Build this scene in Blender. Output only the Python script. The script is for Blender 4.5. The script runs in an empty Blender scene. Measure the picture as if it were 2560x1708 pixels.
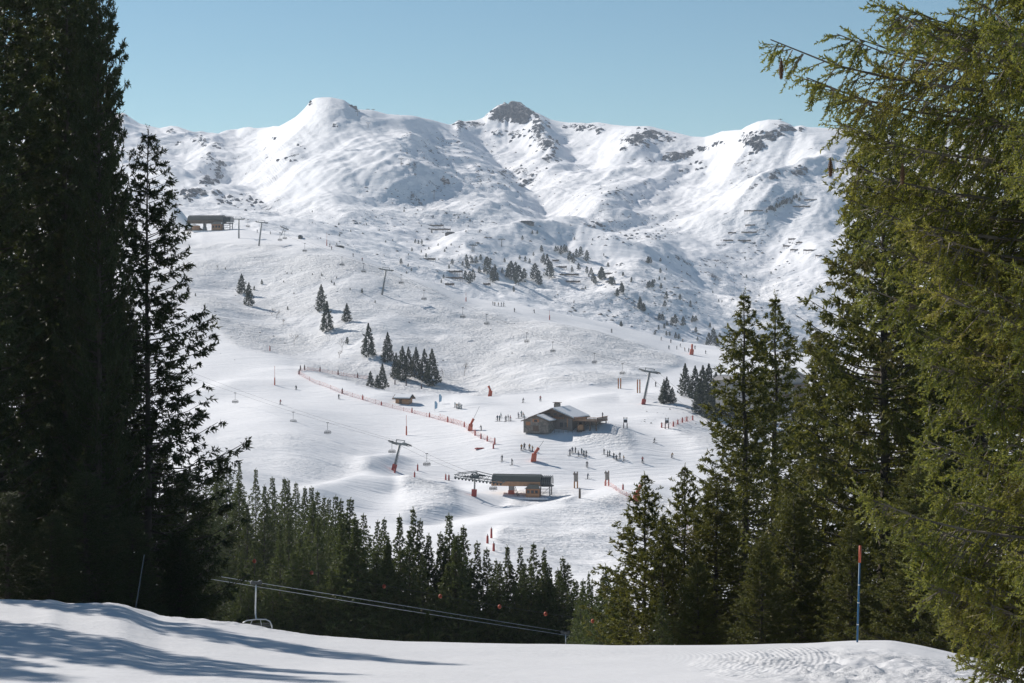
import bpy, bmesh, math, random
import numpy as np
from mathutils import Vector, Matrix
random.seed(7); rng = np.random.default_rng(7)
SC = bpy.context.scene
COL = SC.collection
FP = 70/36*2560.0            # focal length in photo pixels
CX, HY = 1280.0, 700.0       # principal column, horizon row (photo pixels)
# ------------------------------------------------------------------ camera
cam = bpy.data.cameras.new('camera'); cam.lens = 70; cam.sensor_width = 36
cam.shift_y = -(854-HY)/2560.0
cam.clip_start = 0.5; cam.clip_end = 30000
camo = bpy.data.objects.new('camera', cam); COL.objects.link(camo)
camo.rotation_euler = (math.radians(90), 0, 0); SC.camera = camo
# ------------------------------------------------------------------ sky and sun
SUN_AZ, SUN_EL = 50.0, 33.5        # degrees left of the view axis, above horizon
W = bpy.data.worlds.new('World'); SC.world = W; W.use_nodes = True
nt = W.node_tree; bg = nt.nodes['Background']
sky = nt.nodes.new('ShaderNodeTexSky'); sky.sky_type = 'NISHITA'; sky.sun_disc = False
sky.sun_elevation = math.radians(SUN_EL); sky.sun_rotation = math.radians(-SUN_AZ)
sky.altitude = 2000; sky.air_density = 1.0; sky.dust_density = 0.3; sky.ozone_density = 2.0
tint = nt.nodes.new('ShaderNodeMix'); tint.data_type = 'RGBA'; tint.blend_type = 'MULTIPLY'; tint.inputs[0].default_value = 1
tint.inputs[7].default_value = (.78, .95, .91, 1)
nt.links.new(sky.outputs[0], tint.inputs[6]); nt.links.new(tint.outputs[2], bg.inputs[0]); bg.inputs[1].default_value = 0.082
sl = bpy.data.lights.new('sun', 'SUN'); sl.energy = 5.0; sl.angle = math.radians(0.5); sl.color = (1.0, .935, .86)
so = bpy.data.objects.new('sun', sl); COL.objects.link(so)
sv = Vector((-math.sin(math.radians(SUN_AZ))*math.cos(math.radians(SUN_EL)), math.cos(math.radians(SUN_AZ))*math.cos(math.radians(SUN_EL)), math.sin(math.radians(SUN_EL))))
so.rotation_euler = sv.to_track_quat('Z', 'Y').to_euler()
SC.view_settings.view_transform = 'Standard'; SC.view_settings.look = 'None'
SC.view_settings.exposure = 0.09; SC.view_settings.gamma = 1; SC.view_settings.use_curve_mapping = False
try:
    SC.cycles.volume_bounces = 1; SC.cycles.transparent_max_bounces = 8
except Exception: pass
# ------------------------------------------------------------------ materials
def nodes_of(name):
    m = bpy.data.materials.new(name); m.use_nodes = True
    n = m.node_tree; b = n.nodes['Principled BSDF']; return m, n, b
def math_n(n, op, a, b=None, c=None):
    x = n.nodes.new('ShaderNodeMath'); x.operation = op
    for i, v in enumerate((a, b, c)):
        if v is None: continue
        if isinstance(v, (int, float)): x.inputs[i].default_value = v
        else: n.links.new(v, x.inputs[i])
    return x.outputs[0]
def noise_n(n, vec, scale, detail=4, rough=.55):
    t = n.nodes.new('ShaderNodeTexNoise'); t.inputs['Scale'].default_value = scale
    t.inputs['Detail'].default_value = detail; t.inputs['Roughness'].default_value = rough
    n.links.new(vec, t.inputs['Vector']); return t.outputs['Fac']
def mix_n(n, fac, a, b):
    x = n.nodes.new('ShaderNodeMix'); x.data_type = 'RGBA'
    for s, v in ((x.inputs[0], fac), (x.inputs[6], a), (x.inputs[7], b)):
        if isinstance(v, (int, float)): s.default_value = v
        elif isinstance(v, tuple): s.default_value = (*v, 1)
        else: n.links.new(v, s)
    return x.outputs[2]
def ramp_n(n, fac, lo, hi):
    r = n.nodes.new('ShaderNodeMapRange'); r.interpolation_type = 'SMOOTHSTEP'
    r.inputs[1].default_value = lo; r.inputs[2].default_value = hi
    n.links.new(fac, r.inputs[0]); return r.outputs[0]
def pmat(name, c, rough=.7, c2=None, scale=3.0, bump=0.0, metal=0.0, obj=True):
    m, n, b = nodes_of(name)
    b.inputs['Roughness'].default_value = rough; b.inputs['Metallic'].default_value = metal
    tc = n.nodes.new('ShaderNodeTexCoord')
    f = noise_n(n, tc.outputs['Object'], scale, 5, .6)
    if c2 is None: c2 = tuple(v*.72 for v in c)
    n.links.new(mix_n(n, ramp_n(n, f, .3, .7), c, c2), b.inputs['Base Color'])
    if bump:
        bp = n.nodes.new('ShaderNodeBump'); bp.inputs['Strength'].default_value = .6; bp.inputs['Distance'].default_value = bump
        n.links.new(f, bp.inputs['Height']); n.links.new(bp.outputs[0], b.inputs['Normal'])
    return m
def snow_mat(name, s, dist, tracks=1.0, rock=False, cord=False, alb=1.0):
    m, n, b = nodes_of(name)
    b.inputs['Roughness'].default_value = .85; b.inputs['Specular IOR Level'].default_value = .12
    g = n.nodes.new('ShaderNodeNewGeometry'); pos = g.outputs['Position']
    at = n.nodes.new('ShaderNodeAttribute'); at.attribute_name = 'rough'; ra = at.outputs['Fac']
    ra = math_n(n, 'MULTIPLY', ra, math_n(n, 'ADD', .35, math_n(n, 'MULTIPLY', ramp_n(n, noise_n(n, pos, .05*s, 3, .6), .36, .62), .85)))
    n1 = noise_n(n, pos, .35*s, 6, .62); n2 = noise_n(n, pos, 1.4*s, 5, .6)
    mp = n.nodes.new('ShaderNodeMapping'); mp.inputs['Rotation'].default_value = (0, 0, .35); mp.inputs['Scale'].default_value = (.22, 1.0, .6)
    n.links.new(pos, mp.inputs['Vector']); n3 = noise_n(n, mp.outputs[0], 1.1*s, 5, .65)
    mp2 = n.nodes.new('ShaderNodeMapping'); mp2.inputs['Rotation'].default_value = (0, 0, -.75); mp2.inputs['Scale'].default_value = (.12, 1.3, .6)
    n.links.new(pos, mp2.inputs['Vector']); n4 = noise_n(n, mp2.outputs[0], .8*s, 4, .6)
    h = math_n(n, 'ADD', math_n(n, 'MULTIPLY', n1, .6), math_n(n, 'MULTIPLY', n2, .6))
    h = math_n(n, 'ADD', h, math_n(n, 'MULTIPLY', n3, .6*tracks))
    h = math_n(n, 'MULTIPLY', h, ra)
    hg = math_n(n, 'ADD', math_n(n, 'MULTIPLY', n3, .22*tracks), math_n(n, 'MULTIPLY', n4, .30*tracks))
    h = math_n(n, 'ADD', h, hg)
    if cord:      # groomer corduroy turning in an arc
        sp = n.nodes.new('ShaderNodeSeparateXYZ'); n.links.new(pos, sp.inputs[0])
        dx = math_n(n, 'ADD', sp.outputs[0], 6.3); dy = math_n(n, 'ADD', sp.outputs[1], -36.0)
        r = math_n(n, 'SQRT', math_n(n, 'ADD', math_n(n, 'MULTIPLY', dx, dx), math_n(n, 'MULTIPLY', dy, dy)))
        w = math_n(n, 'SINE', math_n(n, 'MULTIPLY', r, 2*math.pi/.105))
        mk = math_n(n, 'MULTIPLY', ramp_n(n, r, 8.6, 11.2), math_n(n, 'SUBTRACT', 1.0, ramp_n(n, r, 12.0, 12.25)))
        mk = math_n(n, 'MULTIPLY', mk, ramp_n(n, noise_n(n, pos, .35, 2, .5), .2, .6))
        h = math_n(n, 'ADD', h, math_n(n, 'MULTIPLY', math_n(n, 'MULTIPLY', w, mk), .065))
    bp = n.nodes.new('ShaderNodeBump'); bp.inputs['Strength'].default_value = 1; bp.inputs['Distance'].default_value = dist
    n.links.new(h, bp.inputs['Height']); n.links.new(bp.outputs[0], b.inputs['Normal'])
    col = mix_n(n, ramp_n(n, n2, .3, .7), (.84*alb, .845*alb, .865*alb), (.78*alb, .785*alb, .805*alb))
    col = mix_n(n, math_n(n, 'MULTIPLY', ra, .75), col, mix_n(n, ramp_n(n, n1, .35, .65), (.77*alb, .775*alb, .79*alb), (.71*alb, .715*alb, .73*alb)))
    if rock:
        ak = n.nodes.new('ShaderNodeAttribute'); ak.attribute_name = 'rock'
        q = math_n(n, 'ADD', math_n(n, 'MULTIPLY', noise_n(n, pos, .03, 8, .75), .6), math_n(n, 'MULTIPLY', noise_n(n, pos, .13, 6, .75), .4))
        v = math_n(n, 'ADD', math_n(n, 'MULTIPLY', ak.outputs['Fac'], .42), math_n(n, 'MULTIPLY', math_n(n, 'SUBTRACT', q, .5), 1.9))
        k = ramp_n(n, v, .27, .34)
        rc = mix_n(n, ramp_n(n, noise_n(n, pos, .11, 5, .7), .35, .65), (.045, .05, .058), (.12, .122, .13))
        col = mix_n(n, k, col, rc)
    else:
        q = noise_n(n, pos, .9*s, 3, .5)
        k = math_n(n, 'MULTIPLY', ramp_n(n, q, .72, .78), ra)
        col = mix_n(n, math_n(n, 'MULTIPLY', k, .5), col, (.42, .38, .33))
    n.links.new(col, b.inputs['Base Color'])
    return m
def leaf_mat(name, a, b2, c3, trans=.25, tc=(.12, .15, .03)):
    m, n, b = nodes_of(name)
    g = n.nodes.new('ShaderNodeNewGeometry'); rnd = g.outputs['Random Per Island']
    oi = n.nodes.new('ShaderNodeObjectInfo')
    col = mix_n(n, rnd, a, b2)
    tcn = n.nodes.new('ShaderNodeTexCoord')
    cl = noise_n(n, tcn.outputs['Object'], .9, 3, .6)
    col = mix_n(n, math_n(n, 'MULTIPLY', ramp_n(n, cl, .5, .7), .7), col, c3)
    hs = n.nodes.new('ShaderNodeHueSaturation'); n.links.new(col, hs.inputs['Color'])
    n.links.new(math_n(n, 'ADD', math_n(n, 'MULTIPLY', oi.outputs['Random'], .5), .75), hs.inputs['Value'])
    n.links.new(math_n(n, 'ADD', math_n(n, 'MULTIPLY', oi.outputs['Random'], -.03), .515), hs.inputs['Hue'])
    n.links.new(hs.outputs[0], b.inputs['Base Color']); b.inputs['Roughness'].default_value = .55
    b.inputs['Specular IOR Level'].default_value = .25
    t = n.nodes.new('ShaderNodeBsdfTranslucent'); t.inputs[0].default_value = (*tc, 1)
    mx = n.nodes.new('ShaderNodeMixShader'); mx.inputs[0].default_value = trans
    out = n.nodes['Material Output']
    n.links.new(b.outputs[0], mx.inputs[1]); n.links.new(t.outputs[0], mx.inputs[2]); n.links.new(mx.outputs[0], out.inputs[0])
    return m
M = {}
M['snow_near'] = snow_mat('snow_near', 6.0, .07, .9, cord=True, alb=.8)
M['snow_mid'] = snow_mat('snow_mid', .5, 1.25, 1.15)
M['snow_far'] = snow_mat('snow_far', .085, 4.2, .7, rock=True, alb=1.06)
M['snow_cap'] = pmat('snow_cap', (.84, .85, .875), .85, (.78, .79, .81), 1.5)
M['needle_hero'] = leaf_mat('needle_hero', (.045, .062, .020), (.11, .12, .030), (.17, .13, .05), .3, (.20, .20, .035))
M['needle_backlit'] = leaf_mat('needle_backlit', (.024, .038, .019), (.055, .072, .028), (.07, .06, .03), .22, (.10, .12, .03))  # darker spruce needles, backlit shade of the left stand put into the colour
M['needle_near'] = leaf_mat('needle_near', (.055, .092, .020), (.17, .19, .034), (.34, .27, .06), .34, (.33, .33, .06))
M['needle_wood'] = leaf_mat('needle_wood', (.036, .058, .023), (.085, .105, .034), (.13, .105, .042), .25, (.14, .17, .035))
M['needle_far'] = leaf_mat('needle_far', (.026, .042, .026), (.045, .064, .034), (.05, .055, .03), .12, (.05, .06, .02))
M['bark'] = pmat('bark', (.095, .078, .062), .9, (.05, .042, .036), 6, .02)
M['bark_pale'] = pmat('bark_pale', (.20, .175, .145), .9, (.12, .10, .085), 6)
M['cone'] = pmat('cone', (.17, .085, .04), .7, (.09, .045, .02), 60, .002)
M['steel_green'] = pmat('steel_green', (.085, .105, .10), .5, (.06, .075, .07), 1.0)
M['steel_grey'] = pmat('steel_grey', (.22, .235, .235), .45, (.17, .18, .18), .8)
M['galv'] = pmat('galv', (.50, .52, .53), .35, (.38, .40, .41), 3, 0, .55)
M['dark_steel'] = pmat('dark_steel', (.055, .06, .062), .5, (.035, .04, .04), 2)
M['rope'] = pmat('rope', (.11, .115, .12), .8, (.08, .08, .085), 2)
M['rubber'] = pmat('rubber', (.02, .02, .02), .8)
M['white_plastic'] = pmat('white_plastic', (.7, .7, .68), .5, (.6, .6, .58), 4)
M['roof_green'] = pmat('roof_green', (.050, .060, .052), .5, (.065, .072, .062), .4)
M['wood_tan'] = pmat('wood_tan', (.50, .27, .14), .7, (.38, .20, .105), 1.2)
M['lodge_wall'] = pmat('lodge_wall', (.34, .32, .31), .8, (.26, .245, .24), .6)
M['lodge_roof'] = pmat('lodge_roof', (.27, .26, .265), .8, (.2, .195, .2), .6)
M['wood_orange'] = pmat('wood_orange', (.44, .20, .09), .7, (.33, .145, .065), 1.5)
M['wood_brown'] = pmat('wood_brown', (.15, .10, .065), .8, (.09, .062, .042), 2)
M['wood_grey'] = pmat('wood_grey', (.21, .18, .16), .8, (.15, .13, .115), 2)
M['glass_dark'] = pmat('glass_dark', (.03, .035, .04), .12)
M['concrete'] = pmat('concrete', (.42, .41, .39), .85, (.33, .32, .31), .8)
M['orange'] = pmat('orange', (.55, .11, .05), .6, (.44, .085, .04), 2)
M['red'] = pmat('red', (.42, .06, .045), .6, (.32, .045, .035), 2)
M['dark_pad'] = pmat('dark_pad', (.09, .05, .05), .7, (.05, .04, .045), 2)
M['ochre'] = pmat('ochre', (.45, .22, .07), .7, (.36, .17, .05), 2)
M['blue_pole'] = pmat('blue_pole', (.02, .12, .24), .5, (.015, .09, .19), 8)
M['blue_pole_shaded'] = pmat('blue_pole_shaded', (.012, .04, .075), .6)  # darker copy of the pole blue, shade under the spruce put into the colour
M['sign_dark'] = pmat('sign_dark', (.05, .05, .055), .6)
M['sign_grey'] = pmat('sign_grey', (.33, .29, .25), .7, (.25, .22, .19), 1.2)
M['boulder'] = pmat('boulder', (.10, .095, .09), .9, (.16, .15, .14), .8)
M['crag'] = pmat('crag', (.05, .054, .062), .9, (.12, .122, .13), .15)
M['net'] = pmat('net', (.62, .16, .10), .7)
def stone_mat():
    m, n, b = nodes_of('stone_wall')
    tc = n.nodes.new('ShaderNodeTexCoord')
    v = n.nodes.new('ShaderNodeTexVoronoi'); v.inputs['Scale'].default_value = 1.7; n.links.new(tc.outputs['Object'], v.inputs['Vector'])
    s = n.nodes.new('ShaderNodeSeparateColor'); n.links.new(v.outputs['Color'], s.inputs[0])
    n.links.new(mix_n(n, s.outputs[0], (.11, .10, .09), (.27, .235, .20)), b.inputs['Base Color']); b.inputs['Roughness'].default_value = .9
    return m
M['stone'] = stone_mat()
# ------------------------------------------------------------------ tags and mesh helpers
def tag(o, label=None, cat=None, group=None, kind=None):
    if label: o['label'] = label
    if cat: o['category'] = cat
    if group: o['group'] = group
    if kind: o['kind'] = kind
    return o
def empty(name, loc, rz=0.0):
    o = bpy.data.objects.new(name, None); COL.objects.link(o); o.location = loc; o.rotation_euler = (0, 0, rz)
    o.empty_display_size = .5; return o
def arr_mesh(name, V, F, smooth=False):
    V = np.asarray(V, dtype=np.float32); F = np.asarray(F, dtype=np.int32)
    me = bpy.data.meshes.new(name); k = F.shape[1]
    me.vertices.add(len(V)); me.vertices.foreach_set('co', V.ravel())
    me.loops.add(F.size); me.loops.foreach_set('vertex_index', F.ravel())
    me.polygons.add(len(F)); me.polygons.foreach_set('loop_start', np.arange(0, F.size, k, dtype=np.int32))
    me.update(calc_edges=True)
    me.polygons.foreach_set('use_smooth', np.full(len(F), smooth)); return me
def link(name, me, mat=None, parent=None, loc=None, rz=0):
    o = bpy.data.objects.new(name, me); COL.objects.link(o)
    if mat is not None and not me.materials: me.materials.append(M[mat] if isinstance(mat, str) else mat)
    if parent: o.parent = parent
    if loc is not None: o.location = loc
    if rz: o.rotation_euler = (0, 0, rz)
    return o
class MB:
    def __init__(s): s.v = []; s.f = []
    def add(s, vs, fs):
        k = len(s.v); s.v += [tuple(p) for p in vs]; s.f += [tuple(i+k for i in f) for f in fs]; return s
    def box(s, c, d, rz=0, ry=0, rx=0):
        R = Matrix.Rotation(rz, 3, 'Z') @ Matrix.Rotation(ry, 3, 'Y') @ Matrix.Rotation(rx, 3, 'X'); c = Vector(c)
        vs = [c + R @ Vector((sx*d[0]/2, sy*d[1]/2, sz*d[2]/2)) for sx in (-1, 1) for sy in (-1, 1) for sz in (-1, 1)]
        return s.add(vs, [(0, 1, 3, 2), (4, 6, 7, 5), (0, 4, 5, 1), (2, 3, 7, 6), (0, 2, 6, 4), (1, 5, 7, 3)])
    def tube(s, pts, r, n=6, r2=None):
        pts = [Vector(p) for p in pts]; m = len(pts); vs = []; fs = []
        for i, p in enumerate(pts):
            t = (pts[min(i+1, m-1)] - pts[max(i-1, 0)]).normalized()
            a = t.cross(Vector((0, 0, 1)) if abs(t.z) < .9 else Vector((1, 0, 0))).normalized(); b = t.cross(a)
            rr = (r[i] if isinstance(r, (list, tuple)) else (r if r2 is None else r + (r2-r)*i/(m-1)))
            for k in range(n):
                an = 2*math.pi*k/n; vs.append(p + a*math.cos(an)*rr + b*math.sin(an)*rr)
        for i in range(m-1):
            for k in range(n):
                fs.append((i*n+k, i*n+(k+1) % n, (i+1)*n+(k+1) % n, (i+1)*n+k))
        fs.append(tuple(range(n))[::-1]); fs.append(tuple((m-1)*n+k for k in range(n)))
        return s.add(vs, fs)
    def prism(s, prof, y0, y1):      # profile in x,z extruded along y
        n = len(prof)
        vs = [(x, y0, z) for x, z in prof] + [(x, y1, z) for x, z in prof]
        fs = [tuple(range(n)), tuple(range(2*n-1, n-1, -1))] + [(i, i+n, (i+1) % n+n, (i+1) % n) for i in range(n)]
        return s.add(vs, fs)
    def build(s, name, mat, parent=None, loc=None, rz=0, smooth=False):
        me = bpy.data.meshes.new(name); me.from_pydata(s.v, [], s.f); me.update()
        bm = bmesh.new(); bm.from_mesh(me); bmesh.ops.recalc_face_normals(bm, faces=bm.faces); bm.to_mesh(me); bm.free()
        if smooth: me.polygons.foreach_set('use_smooth', [True]*len(me.polygons))
        return link(name, me, mat, parent, loc, rz)
def copy_tree(o, parent=None):
    c = o.copy(); COL.objects.link(c); c.parent = parent
    for ch in o.children: copy_tree(ch, c)
    return c
# ------------------------------------------------------------------ numeric helpers
def vnoise(x, y, seed=0):
    ix = np.floor(x).astype(np.int64); iy = np.floor(y).astype(np.int64); fx = x-ix; fy = y-iy
    def h(a, b):
        k = (a*374761393 + b*668265263 + seed*1442695041) & 0xffffffff
        k = ((k ^ (k >> 13))*1274126177) & 0xffffffff; k ^= (k >> 16)
        return (k & 0xffffff)/float(0xffffff)*2-1
    sx = fx*fx*fx*(fx*(fx*6-15)+10); sy = fy*fy*fy*(fy*(fy*6-15)+10)
    a = h(ix, iy); b = h(ix+1, iy); c = h(ix, iy+1); d = h(ix+1, iy+1)
    return (a+(b-a)*sx)*(1-sy) + (c+(d-c)*sx)*sy
def fbm(x, y, o=4, seed=0, g=.5):
    t = 0; a = 1; s = 0
    for i in range(o):
        c, si = math.cos(.6*i+.3), math.sin(.6*i+.3)
        t = t + a*vnoise((x*c-y*si)*2.03**i, (x*si+y*c)*2.03**i, seed+i*17); s += a; a *= g
    return t/s
def ridged(x, y, o=4, seed=0):
    t = 0; a = 1; s = 0
    for i in range(o):
        c, si = math.cos(.8*i+.2), math.sin(.8*i+.2)
        t = t + a*(1-2*np.abs(vnoise((x*c-y*si)*2.1**i, (x*si+y*c)*2.1**i, seed+i*13))); s += a; a *= .5
    return t/s
def pchip(X, Y, xq):      # X,Y: (n,k) knots along axis 0 per column; xq: (q,k) -> (q,k)
    n, k = X.shape; h = np.diff(X, axis=0); dl = np.diff(Y, axis=0)/h
    m = np.zeros_like(Y); m[0] = dl[0]; m[-1] = dl[-1]
    w1 = 2*h[1:]+h[:-1]; w2 = h[1:]+2*h[:-1]
    ok = dl[:-1]*dl[1:] > 0
    with np.errstate(divide='ignore', invalid='ignore'):
        hm = (w1+w2)/(w1/dl[:-1]+w2/dl[1:])
    m[1:-1] = np.where(ok, hm, 0)
    out = np.empty_like(xq)
    for j in range(k):
        i = np.clip(np.searchsorted(X[:, j], xq[:, j])-1, 0, n-2)
        t = (xq[:, j]-X[i, j])/h[i, j]; t2 = t*t; t3 = t2*t
        out[:, j] = Y[i, j]*(2*t3-3*t2+1) + h[i, j]*m[i, j]*(t3-2*t2+t) + Y[i+1, j]*(-2*t3+3*t2) + h[i, j]*m[i+1, j]*(t3-t2)
    return out
def smooth1(st, vals, u):
    st = np.array(st, float)[:, None]; v = np.array(vals, float)[:, None]
    return pchip(st, v, np.clip(u, st[0, 0], st[-1, 0])[:, None])[:, 0]
def inpoly(x, y, poly):
    r = np.zeros(x.shape, bool); n = len(poly)
    for i in range(n):
        x1, y1 = poly[i]; x2, y2 = poly[(i+1) % n]
        c = ((y1 > y) != (y2 > y)) & (x < (x2-x1)*(y-y1)/(y2-y1+1e-9)+x1); r ^= c
    return r
def segdist(x, y, pts):
    d = np.full(x.shape, 1e9)
    for (x1, y1), (x2, y2) in zip(pts[:-1], pts[1:]):
        vx, vy = x2-x1, y2-y1; t = np.clip(((x-x1)*vx+(y-y1)*vy)/(vx*vx+vy*vy+1e-9), 0, 1)
        d = np.minimum(d, np.hypot(x-x1-t*vx, y-y1-t*vy))
    return d
class Sheet:      # a terrain sheet sampled on columns u (photo columns) and distances D
    def __init__(s, u, D, z): s.u = u; s.D = D; s.z = z; s.X = (u[None, :]-CX)/FP*D; s.Y = D
    def hit(s, px, py, last=False):
        c = np.interp(px, s.u, np.arange(len(s.u))); i = int(min(c, len(s.u)-2)); t = c-i
        z = s.z[:, i]*(1-t)+s.z[:, i+1]*t; D = s.D[:, i]*(1-t)+s.D[:, i+1]*t
        p = HY-z/D*FP
        idx = np.where((p <= py) & (D > 1))[0]
        if len(idx) == 0: k = int(np.argmin(p)); return Vector(((px-CX)/FP*D[k], D[k], z[k]))
        k = idx[0]
        if k == 0: return Vector(((px-CX)/FP*D[0], D[0], z[0]))
        a = (p[k-1]-py)/(p[k-1]-p[k]+1e-9); d = D[k-1]+(D[k]-D[k-1])*a; zz = z[k-1]+(z[k]-z[k-1])*a
        return Vector(((px-CX)/FP*d, d, zz))
    def at(s, px, d):
        c = np.interp(px, s.u, np.arange(len(s.u))); i = int(min(c, len(s.u)-2)); t = c-i
        z = s.z[:, i]*(1-t)+s.z[:, i+1]*t; D = s.D[:, i]*(1-t)+s.D[:, i+1]*t
        return Vector(((px-CX)/FP*d, d, float(np.interp(d, D, z))))
    def proj(s): return np.broadcast_to(s.u[None, :], s.z.shape), HY-s.z/s.D*FP
    def mesh(s, name, mat, attrs):
        r, c = s.z.shape
        V = np.stack([s.X, s.Y, s.z], -1).reshape(-1, 3)
        i = np.arange(r*c).reshape(r, c)
        F = np.stack([i[:-1, :-1], i[:-1, 1:], i[1:, 1:], i[1:, :-1]], -1).reshape(-1, 4)
        me = arr_mesh(name, V, F, True)
        for k, a in attrs.items():
            at = me.attributes.new(k, 'FLOAT', 'POINT'); at.data.foreach_set('value', np.ascontiguousarray(a, dtype=np.float32).ravel())
        o = link(name, me, mat); tag(o, kind='structure'); return o
# ------------------------------------------------------------------ terrain: one profile from the crest to the hill
ST = [300, 500, 700, 900, 1100, 1300, 1500, 1700, 1900, 2300]
ROWS = {   # (row px, distance) at each station
 'r1': [(1450, 300)]*10,
 'r1b': [(1370, 370)]*3+[(1360, 370)]*2+[(1385, 370)]*1+[(1420, 365)]*4,
 'r2': [(1230, 470), (1190, 480), (1225, 490), (1275, 490), (1300, 480), (1345, 450), (1385, 430), (1400, 430), (1410, 430), (1420, 430)],
 'r3': [(1130, 560), (1120, 565), (1120, 570), (1185, 560), (1225, 555), (1247, 545), (1232, 550), (1230, 545), (1240, 540), (1260, 540)],
 'r4': [(1030, 660), (1025, 680), (1030, 660), (1050, 660), (1090, 630), (1078, 620), (1080, 620), (1090, 620), (1110, 620), (1120, 620)],
 'r5': [(930, 760), (925, 780), (940, 760), (972, 730), (990, 720), (990, 720), (972, 730), (985, 710), (1020, 700), (1030, 700)],
 'r6': [(820, 860), (815, 870), (850, 850), (880, 820), (903, 800), (903, 800), (915, 790), (930, 800), (960, 780), (970, 780)],
 'r7': [(700, 980), (700, 980), (740, 950), (770, 900), (815, 880), (835, 870), (863, 860), (893, 880), (920, 860), (930, 860)],
}
SKY_MID = [(300, 573, 1220), (420, 573, 1220), (500, 575, 1220), (590, 573, 1200), (700, 590, 1150), (760, 594, 1130), (850, 616, 1100), (960, 661, 1060), (1080, 706, 1000), (1165, 742, 980), (1300, 766, 980), (1500, 811, 980), (1620, 844, 970), (1700, 866, 960), (1800, 880, 950), (1900, 890, 950), (2300, 900, 940)]
CREST = [(-400, 1490), (0, 1500), (90, 1504), (130, 1500), (165, 1509), (215, 1510), (280, 1508), (310, 1511), (340, 1524), (400, 1545), (520, 1553), (640, 1568), (800, 1590), (1000, 1602), (1200, 1607), (1500, 1612), (1800, 1612), (2000, 1610), (2140, 1604), (2230, 1603), (2300, 1614), (2400, 1636), (2460, 1652), (2560, 1660), (2960, 1680)]
def ground_knots(u):
    n = len(u); D = []; Z = []
    def add(d, z): D.append(np.full(n, d, float) if np.isscalar(d) else d); Z.append(np.full(n, z, float) if np.isscalar(z) else z)
    pc = np.interp(u, [a for a, b in CREST], [b for a, b in CREST])
    ker = np.ones(5)/5; pc = np.convolve(np.pad(pc, 2, 'edge'), ker, 'valid')
    zc = (HY-pc)/FP*40
    add(-3, -1.5); add(0, -1.75); add(12, -3.4); add(20, -4.45); add(27, (HY-1712)/FP*27)
    add(33.5, (HY-1712)/FP*27*.47+zc*.53); add(40, zc); add(44, zc-1.0); add(52, zc-3.6); add(65, zc-7.5)
    add(90, -22.0); add(125, -31.5); add(200, -38.5)
    for k, v in ROWS.items():
        py = smooth1(ST, [a for a, b in v], u); d = smooth1(ST, [b for a, b in v], u)
        add(d, (HY-py)/FP*d)
    a = [p[0] for p in SKY_MID]; py = smooth1(a, [p[1] for p in SKY_MID], u); d = smooth1(a, [p[2] for p in SKY_MID], u)
    zs = (HY-py)/FP*d; add(d, zs)
    # behind the station a second rise on the left, otherwise a drop
    w = np.clip((700-u)/280, 0, 1); w = w*w*(3-2*w)
    pr = np.interp(u, [300, 400, 480, 560, 700], [485, 500, 520, 545, 600])
    add(np.full(n, 1330.0), zs*1.0-14*(1-w)+4*w)
    add(np.full(n, 1520.0), np.where(w > 0, (HY-pr)/FP*1520*w+(-60)*(1-w), -60))
    add(np.full(n, 1800.0), -110); return np.array(D), np.array(Z)
def build_sheet(u, Dq):
    K, Z = ground_knots(u); D = np.repeat(Dq[:, None], len(u), 1); return D, pchip(K, Z, D)
uN = np.linspace(-400, 2960, 520); dN = np.concatenate([np.linspace(-2, 24, 24)[:-1], np.linspace(24, 44, 150), np.linspace(44.4, 60, 24)[0:]])
# near rows: the fan of columns keeps a least width near the camera
D, z = build_sheet(uN, dN)
X = (uN[None, :]-CX)/FP*np.maximum(D, 24)
S1 = Sheet(uN, D, z); S1.X = X
pu, pv = S1.proj()
pile = np.clip(1-np.hypot((S1.X-5.6)/2.8, (S1.Y-31)/7.0), 0, 1)**.6      # churned snow bank by the marker pole
bank = np.clip(1-np.hypot((S1.X+7.0)/5.5, (S1.Y-40)/2.2), 0, 1)
z += fbm(S1.X/2.6, S1.Y/2.6, 3, 5)*.035 + pile*(fbm(S1.X/.35, S1.Y/.5, 4, 9)*.15+.02) + bank*fbm(S1.X/.4, S1.Y/.4, 3, 3)*.07
S1.mesh('snow_slope', 'snow_near', {'rough': np.clip(.26+pile*1.2+bank*.5, 0, 1)})
# ---- middle ground
uM = np.linspace(-400, 2960, 700)
dM = np.concatenate([np.linspace(60, 400, 70)[:-1], np.linspace(400, 760, 170)[:-1], np.linspace(760, 1260, 190)[:-1], np.linspace(1260, 1800, 45)])
D, z = build_sheet(uM, dM); S2 = Sheet(uM, D, z)
def wline(S, pts): return [tuple(S.hit(a, b)[:2]) for a, b in pts]
pu, pv = S2.proj()
H1 = [(300, 592), (430, 600), (700, 612), (960, 680), (1165, 756), (1300, 792), (1450, 822), (1600, 858), (1700, 892), (1700, 915), (1600, 950), (1500, 970), (1370, 988), (1240, 990), (1150, 985), (1100, 1002), (1000, 1010), (900, 975), (750, 925), (760, 905), (600, 880), (500, 790), (300, 760)]
E = [[(1225, 1400), (1232, 1342), (1400, 1296), (1560, 1260), (1640, 1245), (1800, 1260), (1800, 1450), (1230, 1450)],
     [(1455, 1072), (1560, 1082), (1592, 1142), (1430, 1104)], [(1655, 1068), (1900, 1050), (1900, 1160), (1740, 1132)],
     [(1290, 1250), (1460, 1250), (1420, 1290), (1260, 1290)], [(1000, 1190), (1130, 1200), (1140, 1290), (1000, 1300)]]
E2 = [(450, 1070), (750, 1085), (930, 1130), (930, 1185), (800, 1240), (500, 1180)]
vis = np.ones_like(z, bool)
rough = np.zeros_like(z); rough[inpoly(pu, pv, H1)] = 1
for p in E: rough[inpoly(pu, pv, p)] = .9
rough[inpoly(pu, pv, E2)] = .35
rough[S2.D > 1270] = .25
rough[S2.D < 380] = .6
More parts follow.
